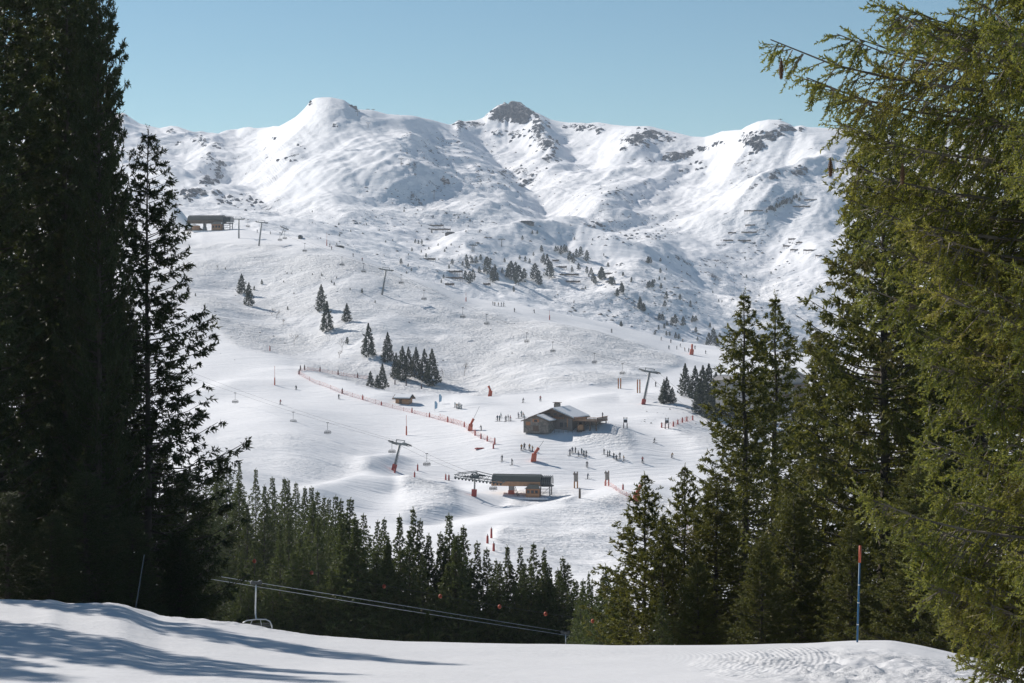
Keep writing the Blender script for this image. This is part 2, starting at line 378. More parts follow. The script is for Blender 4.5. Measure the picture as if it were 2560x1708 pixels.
k = np.ones(5)/5
for _ in range(2):
    rough = np.apply_along_axis(lambda a: np.convolve(a, k, 'same'), 0, rough); rough = np.apply_along_axis(lambda a: np.convolve(a, k, 'same'), 1, rough)
SMID = [  # strokes in the photo: points, half width (m), height (m)
    ([(790, 1246), (850, 1232), (905, 1218), (925, 1200), (922, 1180), (935, 1160), (985, 1150)], 5, 2.0),
    ([(860, 1262), (920, 1240), (985, 1225), (1040, 1212)], 7, 2.0),
    ([(1000, 1235), (1050, 1238), (1085, 1258), (1095, 1285)], 13, 3.4),
    ([(1060, 1300), (1120, 1280), (1180, 1276)], 5, -1.6),
    ([(1235, 1332), (1300, 1312), (1400, 1288), (1500, 1266), (1570, 1246), (1600, 1225)], 10, 2.6),
    ([(1250, 1236), (1310, 1240), (1360, 1243), (1400, 1240)], 12, 3.0),
    ([(1160, 1242), (1250, 1244)], 9, 1.5),
    ([(1400, 1075), (1470, 1068), (1520, 1085), (1560, 1110), (1590, 1140)], 10, 2.2),
    ([(1655, 1062), (1700, 1085), (1740, 1110), (1800, 1145)], 11, 2.4),
    ([(1480, 1010), (1540, 1000), (1600, 1005)], 9, 1.6),
    ([(745, 930), (820, 955), (900, 985), (960, 1000)], 12, 2.6),
    ([(560, 880), (640, 895), (700, 905)], 14, 1.8),
    ([(500, 990), (600, 965), (680, 960)], 12, 1.8),
    ([(1110, 995), (1160, 1005), (1180, 1020)], 8, 1.6),
    ([(560, 720), (640, 760), (760, 850), (880, 930)], 20, -3.2),
    ([(640, 660), (720, 720), (800, 800), (900, 880)], 22, 3.0),
    ([(960, 760), (1060, 850), (1130, 960)], 24, -3.6),
    ([(760, 640), (900, 700), (1010, 800), (1060, 900)], 26, 3.6),
    ([(1380, 830), (1330, 900), (1290, 970)], 26, 3.0),
    ([(1230, 800), (1200, 880), (1190, 960)], 24, -3.0),
    ([(1500, 850), (1600, 880), (1690, 905)], 18, 2.5),
    ([(420, 640), (480, 700), (520, 800)], 24, 3.0),
]
for pts, w, a in SMID:
    wl = wline(S2, pts); sel = (S2.D > 350) & (S2.D < 1250)
    dd = segdist(S2.X[sel], S2.Y[sel], wl); z[sel] += a*np.exp(-(dd/w)**2)
edge = 1-np.clip((S2.D-1060)/140, 0, 1)
z += fbm(S2.X/55, S2.Y/55, 3, 21)*1.6*edge*(S2.D > 300)
z += rough*(fbm(S2.X/14, S2.Y/14, 4, 31)*.95+ridged(S2.X/30, S2.Y/30, 2, 5)*.5)*edge
z[0] -= .3
S2.mesh('ski_hill', 'snow_mid', {'rough': rough})
G = lambda px, py: S2.hit(px, py)
# ---- far mountains
SKY = [(-400, 330), (0, 320), (200, 300), (286, 292), (308, 284), (330, 300), (349, 313), (381, 321), (400, 325), (427, 318), (444, 320), (463, 327), (482, 333), (514, 340), (563, 348), (574, 350), (591, 344), (610, 336), (642, 339), (653, 333), (683, 318), (697, 319), (716, 309), (740, 294), (762, 273), (778, 253), (789, 248), (825, 247), (860, 253), (876, 264), (898, 276), (931, 278), (966, 288), (999, 291), (1040, 294), (1080, 302), (1103, 309), (1125, 313), (1136, 311), (1148, 303), (1158, 307), (1191, 304), (1210, 298), (1218, 289), (1238, 272), (1246, 267), (1256, 268), (1262, 259), (1269, 268), (1276, 257), (1289, 260), (1302, 262), (1316, 272), (1332, 282), (1349, 294), (1376, 305), (1395, 307), (1419, 309), (1463, 309), (1496, 307), (1531, 313), (1566, 315), (1599, 317), (1617, 319), (1647, 326), (1691, 334), (1731, 343), (1761, 344), (1780, 338), (1805, 326), (1838, 325), (1854, 326), (1868, 318), (1895, 307), (1922, 303), (1949, 306), (1966, 314), (1985, 325), (2004, 320), (2017, 324), (2045, 325), (2080, 325), (2140, 326), (2220, 330), (2300, 345), (2560, 350), (2960, 380)]
RD = [(-400, 3700), (300, 3800), (560, 3900), (640, 3700), (720, 3250), (830, 3050), (1000, 3150), (1130, 3500), (1280, 3700), (1400, 3600), (1600, 3350), (1750, 3200), (1920, 2900), (2080, 2850), (2960, 2800)]
STM = [300, 500, 700, 900, 1100, 1300, 1500, 1700, 1900, 2100, 2400]
MR = [(1350, [800, 780, 770, 800, 850, 900, 930, 960, 1080, 1150, 1180]),
      (1600, [690, 650, 640, 690, 750, 800, 835, 890, 990, 1050, 1080]),
      (1850, [610, 590, 585, 625, 680, 715, 760, 800, 850, 900, 900]),
      (2100, [545, 550, 545, 575, 615, 622, 660, 700, 740, 740, 740]),
      (2350, [505, 520, 505, 530, 560, 570, 590, 610, 620, 600, 600])]
uF = np.linspace(-400, 2960, 800); tq = np.concatenate([np.linspace(0, 1, 330), np.linspace(1.004, 1.25, 22)])
def far_knots(u):
    R = smooth1([a for a, b in RD], [b for a, b in RD], u); ps = np.interp(u, [a for a, b in SKY], [b for a, b in SKY])
    D = []; Z = []
    for d, row in MR:
        py = smooth1(STM, row, u); D.append(np.full(len(u), d, float)); Z.append((HY-py)/FP*d)
    pl = smooth1(STM, MR[-1][1], u); psm = np.convolve(np.pad(ps, 30, 'edge'), np.ones(61)/61, 'valid')
    for f, g in ((.35, .38), (.7, .72)):
        d = 2350+(R-2350)*f; py = pl+(psm-pl)*g; D.append(d); Z.append((HY-py)/FP*d)
    D.append(R); Z.append((HY-ps)/FP*R)
    D.append(R*1.05); Z.append((HY-psm)/FP*R-75); D.append(R*1.3); Z.append((HY-psm)/FP*R-420)
    return np.array(D), np.array(Z), R
K, Z, R = far_knots(uF); D = 1350+(R[None, :]-1350)*tq[:, None]; z = pchip(K, Z, D)
S3 = Sheet(uF, D, z)
SFAR = [  # ridges (+) and gullies (-)
    ([(640, 345), (590, 362), (545, 378), (505, 420), (455, 452), (430, 475)], 45, 24), ([(575, 420), (640, 460), (680, 500)], 60, -16),
    ([(470, 380), (440, 420)], 45, -16), ([(440, 335), (470, 370), (500, 375)], 35, 12),
    ([(790, 255), (768, 310), (755, 350), (700, 400), (640, 455), (590, 500)], 60, 18), ([(900, 290), (860, 330), (830, 370)], 50, -10),
    ([(1040, 300), (1060, 350), (1000, 420), (960, 480)], 60, 12), ([(820, 440), (900, 420), (980, 430), (1050, 470)], 50, 10),
    ([(1195, 320), (1230, 370), (1290, 420), (1330, 460), (1360, 500), (1376, 545)], 45, -26), ([(1000, 480), (1100, 470), (1200, 480), (1300, 500)], 55, 14),
    ([(1350, 300), (1350, 340), (1370, 380)], 32, 22), ([(1270, 300), (1300, 350), (1320, 375)], 36, -14), ([(1400, 315), (1430, 360), (1440, 420)], 60, -14),
    ([(1960, 312), (1900, 345), (1800, 385), (1690, 430), (1590, 490), (1500, 540)], 60, 26), ([(1780, 345), (1720, 390), (1640, 450), (1560, 500)], 60, -20),
    ([(1620, 325), (1600, 370), (1560, 410)], 45, 18), ([(1530, 318), (1500, 370), (1470, 440)], 40, -12),
    ([(2008, 325), (2025, 360), (2040, 400), (2075, 425), (2000, 455), (1930, 500), (1850, 560)], 50, 22), ([(1980, 340), (1960, 400), (1900, 440)], 45, -16),
    ([(1830, 440), (1870, 480), (1930, 520)], 40, 10), ([(1480, 545), (1400, 590), (1300, 605)], 50, 8), ([(1420, 555), (1500, 575), (1600, 560), (1700, 545)], 45, -9),
    ([(1170, 640), (1260, 622), (1350, 610), (1450, 630), (1530, 660)], 42, 20), ([(1300, 720), (1380, 730), (1450, 740)], 50, -16),
    ([(1160, 650), (1180, 690)], 32, 12), ([(1700, 625), (1740, 690), (1790, 760), (1815, 800)], 36, -9), ([(1650, 640), (1600, 700), (1560, 790)], 60, 14),
    ([(1900, 560), (1980, 600), (2060, 650)], 45, 14), ([(1880, 740), (1930, 640), (1980, 580)], 40, -10), ([(1830, 780), (1850, 800)], 40, 10),
    ([(560, 440), (620, 470), (700, 520), (740, 560)], 50, -14), ([(850, 470), (820, 520), (860, 570)], 50, 9), ([(1250, 540), (1180, 560), (1080, 560)], 40, 9),
]
tt = np.repeat(tq[:, None], len(uF), 1)
rdg = np.clip(np.abs(tt-1)/.16, 0, 1); damp = rdg*rdg*(3-2*rdg)
for pts, w, a in SFAR:
    wl = wline(S3, pts); dd = segdist(S3.X, S3.Y, wl); z += a*(.6*np.exp(-(dd/w)**2)+.4*np.exp(-dd/w*1.3))*(.12+.88*damp)
low = np.clip((S3.D-1350)/300, 0, 1)
wx = fbm(S3.X/260, S3.Y/260, 2, 71)*70
z += (ridged((S3.X+wx)/420, (S3.Y-wx)/560, 4, 41)*13 + fbm(S3.X/150, S3.Y/170, 4, 43)*6)*damp*(.4+.6*low)
z += fbm(S3.X/42, S3.Y/55, 4, 47)*2.6*(.2+.8*damp) + np.abs(fbm(S3.X/16, S3.Y/22, 3, 49))*2.2*(.2+.8*damp)
up = np.clip((S3.D-2100)/500, 0, 1)
z += fbm(S3.X/26+S3.Y/90, S3.Y/260, 4, 53)*3.6*damp*up + ridged(S3.X/75-S3.Y/170, S3.Y/330, 4, 57)*6.5*damp*up + ridged(S3.X/60, S3.Y/90, 4, 59)*3.0*(1-up)*damp
pu, pv = S3.proj()
RK = [(1283, 274, 52, 22, 1.3), (1240, 296, 30, 16, 1.0), (1300, 292, 34, 14, 1.15), (1150, 312, 16, 14, 1.0), (1180, 312, 34, 12, .8), (1345, 325, 26, 42, .85), (1370, 360, 32, 30, .85), (1375, 395, 22, 12, .8), (1290, 335, 34, 12, .8), (1245, 330, 26, 12, .7),
      (1460, 318, 60, 14, .75), (1435, 313, 16, 10, .7), (1500, 325, 14, 12, .8), (1595, 345, 48, 22, .95), (1625, 335, 26, 14, .9), (1560, 372, 14, 16, .7), (1665, 345, 26, 14, .75),
      (1690, 392, 40, 13, .95), (1720, 382, 26, 10, .8), (1755, 371, 20, 10, .95), (1790, 358, 24, 8, .8), (1640, 400, 30, 8, .6), (1750, 410, 26, 16, .65), (1710, 427, 26, 9, .6), (1880, 352, 36, 20, .95), (1900, 366, 28, 18, .9), (1930, 338, 30, 14, .95),
      (1962, 318, 26, 10, .95), (1900, 330, 40, 8, .6), (2002, 322, 14, 6, 1.0), (2000, 428, 22, 16, .85), (1932, 438, 16, 12, .75), (886, 268, 14, 8, 1.0), (776, 258, 9, 6, .8), (838, 312, 12, 7, .8),
      (525, 395, 16, 22, .75), (545, 410, 24, 18, .8), (550, 440, 20, 18, .75), (520, 452, 26, 14, .9), (490, 480, 36, 14, .85), (540, 480, 20, 10, .8), (570, 500, 36, 18, .72), (620, 500, 32, 22, .62), (470, 490, 20, 16, .8), (640, 505, 16, 10, .7), (690, 345, 20, 6, .6),
      (505, 352, 18, 10, .75), (428, 326, 16, 7, .75), (450, 358, 10, 5, .8), (491, 345, 12, 14, .7), (510, 357, 14, 9, .75), (545, 362, 22, 8, .7), (750, 360, 16, 8, .6), (715, 400, 30, 8, .55),
      (1290, 430, 80, 24, .58), (1320, 455, 32, 14, .72), (1115, 452, 12, 9, .8), (1230, 425, 60, 14, .5), (1110, 350, 60, 20, .45), (1480, 560, 34, 12, .6), (1600, 590, 60, 16, .55), (1090, 410, 50, 12, .5), (1540, 480, 60, 40, .42), (310, 288, 16, 8, .8)]
rock = np.zeros_like(z)
for x, y, rx, ry, a in RK:
    q = ((pu-x)/rx)**2+((pv-y)/ry)**2; rock = np.maximum(rock, a*np.exp(-q*.75))
rock[S3.D > R[None, :]*1.03] *= .3
rock *= .92; rk = np.clip((rock-.35)/.5, 0, 1)
z += rk*(ridged(S3.X/30, S3.Y/60, 5, 61)*9+fbm(S3.X/12, S3.Y/26, 3, 63)*4.5)*(.45+.55*damp)
# smooth pistes pressed into the far snow
rf = .75-.3*up
for poly in ([(1650, 655), (1700, 640), (1760, 680), (1830, 780), (1815, 812), (1760, 790), (1700, 720)], [(1350, 560), (1500, 555), (1620, 620), (1600, 650), (1400, 640)], [(850, 290), (980, 300), (1040, 420), (960, 520), (700, 520), (640, 480)]):
    rf[inpoly(pu, pv, poly)] = .25
lowr = (S3.D < 2000); rf[lowr] = np.maximum(rf[lowr], .7)
k9 = np.ones(9)/9
for _ in range(2):
    rf = np.apply_along_axis(lambda a: np.convolve(np.pad(a, 4, 'edge'), k9, 'valid'), 0, rf); rf = np.apply_along_axis(lambda a: np.convolve(np.pad(a, 4, 'edge'), k9, 'valid'), 1, rf)
gy = np.gradient(z, axis=0)/np.gradient(S3.D, axis=0); gx = np.gradient(z, axis=1)/np.gradient(S3.X, axis=1); slp = np.hypot(gx, gy)
rock = np.maximum(rock, np.where(S3.D > 2050, .09+.55*np.clip(slp-.5, 0, .6), .05))
rock[S3.D > R[None, :]*1.02] = .3
S3.mesh('mountains', 'snow_far', {'rough': rf, 'rock': rock})
F = lambda px, py: S3.hit(px, py)
# outer ground sheet that carries the terrain on past the frame
mb = MB(); mb.add([(-9000, -3000, -520), (9000, -3000, -520), (9000, 12000, -520), (-9000, 12000, -520)], [(0, 1, 2, 3)])
tag(mb.build('valley_floor', 'snow_cap'), kind='structure')
# ------------------------------------------------------------------ haze
HB = MB().box((0, 2200, -100), (7000, 5200, 850)); hz = HB.build('haze', None)
hm = bpy.data.materials.new('haze'); hm.use_nodes = True; hn = hm.node_tree; hn.nodes.clear()
vo = hn.nodes.new('ShaderNodeVolumePrincipled'); vo.inputs['Color'].default_value = (.78, .87, 1.0, 1); vo.inputs['Density'].default_value = 6.0e-5; vo.inputs['Anisotropy'].default_value = .2
ou = hn.nodes.new('ShaderNodeOutputMaterial'); hn.links.new(vo.outputs[0], ou.inputs['Volume']); hz.data.materials.append(hm); tag(hz, kind='stuff')
# ------------------------------------------------------------------ conifers
def perp(d, r):
    c = np.cross(d, r); return c/np.maximum(np.linalg.norm(c, axis=1, keepdims=True), 1e-6)
def norm(a): return a/np.maximum(np.linalg.norm(a, axis=1, keepdims=True), 1e-9)
def clumps(P, d, l, K, ln, wd, R):
    """K needle clumps (one triangle each) along every twig P + d*l"""
    n = len(P); k = np.tile((np.arange(K)+.4)/K, n)[:, None]; rep = lambda a: np.repeat(a, K, 0)
    Pp = rep(P)+rep(d)*rep(l[:, None])*k; rd = R.normal(size=(n*K, 3)); dd = norm(rep(d)*.75+norm(rd)*.75)
    s = perp(dd, R.normal(size=(n*K, 3))); L = (ln*R.uniform(.65, 1.3, n*K))[:, None]; w = (wd*R.uniform(.7, 1.3, n*K))[:, None]
    V = np.stack([Pp-s*w, Pp+s*w, Pp+dd*L], 1).reshape(-1, 3); return V
def strips(A, B, w0, w1, R):
    """thin three sided woody sticks from A to B"""
    d = norm(B-A); a = perp(d, R.normal(size=A.shape)); b = np.cross(d, a); n = len(A); V = []
    for c, w in ((A, w0), (B, w1)):
        w = np.broadcast_to(np.asarray(w, float).reshape(-1, 1), (n, 1))
        for t in (0, 2.094, 4.189): V.append(c+(a*math.cos(t)+b*math.sin(t))*w)
    V = np.stack(V, 1); base = np.arange(n)[:, None, None]*6
    f = np.array([[0, 1, 4], [0, 4, 3], [1, 2, 5], [1, 5, 4], [2, 0, 3], [2, 3, 5]])[None]; return V.reshape(-1, 3), (base+f).reshape(-1, 3)
def spruce(seed, H, Rr, nb, lat, tw, K, cl, cw, c0=.06, power=.85, droop=1.0, hang=.7, latlen=.38, sparse=.0, irr=.25, sweep=1.0):
    R = np.random.default_rng(seed); f = (np.arange(nb)+R.uniform(0, 1, nb))/nb; f = c0+(1-c0)*f**.92; f = np.minimum(f, .985)
    az = np.arange(nb)*2.39996+R.uniform(-.5, .5, nb)
    prof = np.minimum((1-f)**power, 1)*np.clip((f-c0)*7+.72, 0, 1)
    L = np.maximum(Rr*prof*R.uniform(1-irr, 1+irr*.6, nb)*(1+.12*np.sin(f*34+seed)), .035*Rr)
    keep = R.uniform(size=nb) > sparse; f, az, L = f[keep], az[keep], L[keep]; nb = len(f)
    def pos(i, s):
        r = L[i]*s; age = 1-f[i]
        dz = L[i]*((.42-1.05*age*droop)*s+(.10+.62*age*droop*sweep)*s**2.2)
        return np.stack([np.cos(az[i])*r, np.sin(az[i])*r, H*f[i]+dz], 1)
    I = np.arange(nb); segs = [0, .35, .7, 1.0]; A = np.concatenate([pos(I, np.full(nb, a)) for a in segs[:-1]]); B = np.concatenate([pos(I, np.full(nb, a)) for a in segs[1:]])
    w0 = np.concatenate([.012*L+.008]+[.008*L+.006]+[.005*L+.004]); Vw, Fw = strips(A, B, w0, w0*.6, R)
    # laterals
    nl = np.maximum((lat*(L/Rr)**.7).astype(int), 2); I = np.repeat(I, nl); s = R.uniform(.12, 1, len(I))**.8; P = pos(I, s); Q = pos(I, np.minimum(s+.05, 1.05)); d = norm(Q-P)
    side = np.stack([-np.sin(az[I]), np.cos(az[I]), np.zeros(len(I))], 1)*np.where(R.uniform(size=len(I)) > .5, 1, -1)[:, None]
    ld = norm(d*.75+side*R.uniform(.25, 1, len(I))[:, None]+np.array([[0, 0, -1]])*(R.uniform(0, .5, len(I))*hang*(1-f[I]*.8))[:, None])
    ll = np.maximum(L[I]*latlen*(1.15-s)*R.uniform(.5, 1.3, len(I)), np.minimum(.12*Rr*latlen+cl*1.2, L[I]*.4))
    # twigs along laterals, hanging
    T = np.repeat(np.arange(len(I)), tw); t = R.uniform(.0, 1, len(T)); PP = P[T]+ld[T]*(ll[T]*t)[:, None]
    td = norm(ld[T]*.7+norm(R.normal(size=(len(T), 3)))*.55+np.array([[0, 0, -1.]])*(R.uniform(.0, 1.4, len(T))*hang*(1.1-f[I[T]]))[:, None])
    tl = np.maximum(ll[T]*.45*R.uniform(.5, 1.2, len(T)), np.minimum(cl*1.2, ll[T]*.8))
    tp = np.clip(.55+3.5*(1-f[I[T]]), .55, 1)[:, None]; V = clumps(PP, td, tl, K, cl, cw, R).reshape(len(T), K, 3, 3); c = V.mean(2, keepdims=True); V = (c+(V-c)*tp[:, :, None, None]).reshape(-1, 3)
    # leader
    nt = 12; P3 = np.zeros((nt, 3)); P3[:, 2] = np.linspace(H*.955, H*1.0, nt); V2 = clumps(P3, norm(np.array([[0, 0, 1.]])+R.normal(size=(nt, 3))*.25), np.full(nt, H*.012), max(K, 2), cl*.42, cw*.7, R)
    V = np.concatenate([V, V2]); Fc = np.arange(len(V)).reshape(-1, 3)
    return arr_mesh('crown', V, Fc), arr_mesh('branches', Vw, Fw)
def trunk_mesh(H, r, n=9, seed=0):
    R = random.Random(seed); mb = MB(); k = 10
    mb.tube([(R.uniform(-1, 1)*r*.25, R.uniform(-1, 1)*r*.25, -.8+(H*1.0+.8)*i/k) for i in range(k+1)], [max(r*(1-.97*i/k), .012)*(1.25 if i == 0 else 1) for i in range(k+1)], n)
    me = bpy.data.meshes.new('trunk'); me.from_pydata(mb.v, [], mb.f); me.update(); me.polygons.foreach_set('use_smooth', [True]*len(me.polygons)); return me
class Kind:
    def __init__(s, name, mat, H, r, seed, wood=True, **kw):
        s.name = name; s.H = H; c, b = spruce(seed, H, **kw); s.meshes = [('trunk', trunk_mesh(H, r, 7, seed), 'bark'), ('crown', c, mat)]
        if wood: s.meshes.append(('branches', b, 'bark'))
    def put(s, loc, h, rz, label, group=None, cat='tree', wide=1.0, lean=0):
        e = empty(s.name, loc, rz); k = h/s.H; e.scale = (k*wide, k*wide, k); e.rotation_euler[0] = lean
        for nm, me, mt in s.meshes:
            o = link(nm, me, mt, e)
            if nm != 'trunk': o['kind'] = 'stuff'
        return tag(e, label, cat, group)
HA = Kind('spruce_tree', 'needle_backlit', 20, .26, 11, Rr=2.7, nb=350, lat=17, tw=5, K=5, cl=.13, cw=.03, power=.5, hang=1.2, droop=.75, latlen=.34)
HB_ = Kind('spruce_tree', 'needle_backlit', 17, .15, 12, Rr=2.7, nb=280, lat=14, tw=5, K=5, cl=.12, cw=.026, power=.72, hang=1.2, droop=.9, latlen=.32, sparse=.05, irr=.4, c0=.1)
HC = Kind('spruce_tree', 'needle_hero', 18, .24, 13, Rr=3.9, nb=380, lat=16, tw=5, K=5, cl=.14, cw=.032, power=.75, hang=1.0, droop=.8, latlen=.36, irr=.4, c0=.02)
HE = Kind('spruce_tree', 'needle_hero', 17, .22, 15, Rr=3.1, nb=270, lat=15, tw=4, K=5, cl=.14, cw=.032, power=.85, hang=.9, droop=.85, latlen=.36, irr=.35, c0=.03)
HD = Kind('young_spruce_tree', 'needle_hero', 9, .11, 14, Rr=2.3, nb=210, lat=14, tw=4, K=5, cl=.10, cw=.026, power=.85, hang=.2, droop=.25, latlen=.36, irr=.35, c0=.02)
FW = [Kind('forest_spruce_tree', 'needle_wood', 17, .17, 20+i, Rr=3.5+.3*i, nb=270, lat=12, tw=3, K=5, cl=.17, cw=.046, power=[1.08, 1.22, 1.02, 1.15, 1.3][i], hang=.6, droop=.6, latlen=.42, irr=.35, c0=.02) for i in range(5)]
HS = [Kind('hill_spruce_tree', 'needle_far', 13, .2, 30+i, wood=False, Rr=3.2, nb=130, lat=8, tw=3, K=3, cl=.42, cw=.15, power=.95, hang=.3, droop=.45, latlen=.5, irr=.2, c0=.0) for i in range(2)]
MP = [Kind('mountain_pine_tree', 'needle_far', 12, .22, 40+i, wood=False, Rr=3.1, nb=42, lat=5, tw=2, K=2, cl=1.0, cw=.5, power=.7, hang=.2, droop=.2, latlen=.5, irr=.3, c0=.05) for i in range(3)]
def by_px(sheet, px, pyb, hpx, kind, label, group, wide=1.0, rz=None, hmin=0):
    p = sheet.hit(px, pyb); h = hpx/FP*p.y; return kind.put(p-Vector((0, 0, .15)), max(h, hmin), random.uniform(0, 6.28) if rz is None else rz, label, group, wide=wide)
def by_top(px, top, d, kind, label, group=None, wide=1.0, rz=None, hmax=99, sink=0, lean=0):
    sh = S2 if d >= 60 else S1
    g = sh.at(px, d); zt = (HY-top)/FP*d; h = min(zt-g.z+sink, hmax)
    return kind.put(Vector((g.x, g.y, zt-h)), h, random.uniform(0, 6.28) if rz is None else rz, label, group, wide=wide, lean=lean)
# ---- the dark stand on the left
gl = 'dark spruces standing at the left edge of the picture'
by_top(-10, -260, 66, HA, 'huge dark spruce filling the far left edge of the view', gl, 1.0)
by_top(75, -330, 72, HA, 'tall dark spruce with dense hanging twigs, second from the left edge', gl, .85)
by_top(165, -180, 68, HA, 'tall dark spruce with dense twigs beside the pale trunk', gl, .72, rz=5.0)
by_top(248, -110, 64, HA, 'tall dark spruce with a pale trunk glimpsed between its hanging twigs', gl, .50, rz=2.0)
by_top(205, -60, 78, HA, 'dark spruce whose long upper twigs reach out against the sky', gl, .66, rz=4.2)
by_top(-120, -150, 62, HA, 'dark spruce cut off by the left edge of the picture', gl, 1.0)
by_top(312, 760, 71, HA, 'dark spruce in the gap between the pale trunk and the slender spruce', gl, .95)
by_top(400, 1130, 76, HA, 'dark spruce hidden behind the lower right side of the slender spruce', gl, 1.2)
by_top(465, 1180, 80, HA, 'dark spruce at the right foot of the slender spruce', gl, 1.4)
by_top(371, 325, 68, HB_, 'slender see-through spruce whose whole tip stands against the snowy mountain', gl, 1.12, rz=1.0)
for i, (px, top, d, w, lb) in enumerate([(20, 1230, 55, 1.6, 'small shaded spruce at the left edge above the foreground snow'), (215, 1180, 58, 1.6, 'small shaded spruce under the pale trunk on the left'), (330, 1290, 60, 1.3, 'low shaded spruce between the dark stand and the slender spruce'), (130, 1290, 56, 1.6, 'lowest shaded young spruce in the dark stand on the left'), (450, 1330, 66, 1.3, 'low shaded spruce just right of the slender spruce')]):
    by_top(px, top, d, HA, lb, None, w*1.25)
for x, d, h, lb in [(-17, 46, 15.5, 'dark spruce just outside the left edge, nearest the crest'), (-16, 40.5, 12.5, 'spruce outside the left edge that shades the foreground snow'), (-21, 43, 17.5, 'taller spruce further outside the left edge'), (-15.5, 36.5, 8, 'small spruce outside the lower left corner'), (-18.5, 38, 11, 'narrow spruce outside the left edge, second nearest'), (-26, 44, 19, 'farthest tall spruce beyond the left edge')]:
    g = S1.at(-390, d); HA.put(Vector((x, d, g.z)), h, random.uniform(0, 6), lb, None, wide=.72)
# ---- right hand stand
by_top(1612, 1185, 68, HD, 'young spruce with spread open branches in front of the wide piste', None, 1.15, 0)
by_top(1657, 1290, 66, HD, 'shorter young spruce close against the right side of the open young spruce', None, 1.0, 1.7)
by_top(1712, 1165, 70, HD, 'young spruce with a thin bare leader hiding the red netting', None, .95, 3.1)
by_top(1862, 730, 74, HE, 'left one of the two tall pointed spruces before the grey roofed lodge', None, 1.15, 2.5)
by_top(1938, 738, 80, HE, 'right one of the two tall pointed spruces before the grey roofed lodge', None, 1.15, 5.0)
by_top(2210, 225, 60, HC, 'very tall spruce with a thick trunk and hanging tips behind the golden spruce', None, 1.0, .6)
by_top(2330, 330, 66, HC, 'tall spruce mostly hidden behind the golden spruce on the right', None, 1.1, 2.2)
by_top(2060, 840, 64, HC, 'broad olive spruce between the tall pair and the thick trunked spruce', None, 1.0, 3.7)
by_top(2460, 500, 58, HC, 'dark spruce behind the golden spruce near the right edge', None, 1.2, 3.0)
for i, (px, top, d, lb) in enumerate([(1745, 1400, 60, 'low bushy spruce behind the snow crest, right of the three young spruces'), (1790, 1180, 66, 'mid height spruce left of the pointed pair'), (1985, 1230, 58, 'mid height olive spruce behind the snow crest right of the pointed pair'), (2130, 1300, 54, 'olive spruce whose branches hang behind the orange tipped pole'), (1905, 1340, 56, 'bushy spruce below the tall pointed pair'), (1560, 1425, 72, 'low dense spruce in front of the open young spruce'), (1655, 1480, 58, 'low bright spruce sticking up over the snow crest below the young spruces'), (2290, 1150, 52, 'shaded spruce between the thick trunk and the golden branches'), (2400, 1250, 50, 'shaded spruce under the golden branches at the lower right')]):
    by_top(px, top, d, HC if px > 1700 else FW[(i*3+i//4) % 5], lb, None, 1.3 if px > 1700 else 1.1)
# ---- the wood below the crest
gw = 'spruces of the wood below the foreground crest'
TOPS = [(545, 1135, 280), (568, 1144, 270), (598, 1155, 265), (639, 1173, 255), (684, 1194, 250), (710, 1196, 245), (721, 1200, 230), (740, 1207, 235), (761, 1218, 225), (781, 1218, 215), (794, 1229, 210), (809, 1242, 205), (819, 1248, 215), (840, 1240, 190), (854, 1250, 185), (878, 1247, 170), (907, 1286, 190), (942, 1302, 180), (959, 1297, 170), (999, 1290, 140), (1031, 1271, 122), (1050, 1300, 125), (1075, 1336, 130), (1100, 1333, 128), (1121, 1287, 115), (1160, 1316, 118), (1196, 1356, 112), (1219, 1372, 116), (1271, 1365, 110), (1303, 1367, 114), (1335, 1359, 112), (1363, 1373, 118), (1407, 1394, 108), (1418, 1410, 104), (1473, 1432, 118), (1515, 1414, 105), (1538, 1422, 100), (1556, 1432, 104)]
R9 = random.Random(2)
for i, (px, t, d) in enumerate(TOPS):
    d = max(d, 146) if px < 1440 else d
    side = 'upper left' if px < 830 else ('middle' if px < 1180 else 'right')
    by_top(px+random.uniform(-3, 3), t, d, FW[(i*3+i//4) % 5], 'treetop in the %s part of the jagged tree line against the lower piste' % side, 'treetops of the wood, %s part' % side, R9.uniform(.95, 1.3) if px not in (1473,) else .65)
def line_y(px): return np.interp(px, [a for a, b, c in TOPS], [b for a, b, c in TOPS])
R_ = random.Random(5)
def wood_label(px, t):
    hor = 'left of the large pale lift chair' if px < 580 else 'by the large pale lift chair' if px < 710 else 'between the second and third orange balls' if px < 960 else 'between the third and fifth orange balls' if px < 1250 else 'around the two rightmost orange balls' if px < 1440 else 'left of the open young spruce'
    ver = 'high in the wood' if t < 1330 else 'halfway down the wood' if t < 1430 else 'low in the wood'
    return 'green spruce %s, %s' % (ver, hor), 'spruces %s, %s' % (ver, hor)
for i in range(135):
    px = R_.uniform(430, 1580); lo = max(line_y(px)+25, 1190 if px > 520 else 1200); t = lo+(1520-lo)*R_.random()**1.1
    d = 235-(t-1180)/(1520-1180)*150 if px < 800 else 150-(t-lo)/(1520-lo+1)*70
    d = max(142 if px < 1450 else 95, d*R_.uniform(.9, 1.1)); by_top(px, t, d, FW[(i*3+i//4) % 5], *wood_label(px, t), R_.uniform(.95, 1.35))
by_top(1070, 1528, 66, FW[1], 'small pale spruce poking over the crest below the lift cables', None, 1.3)
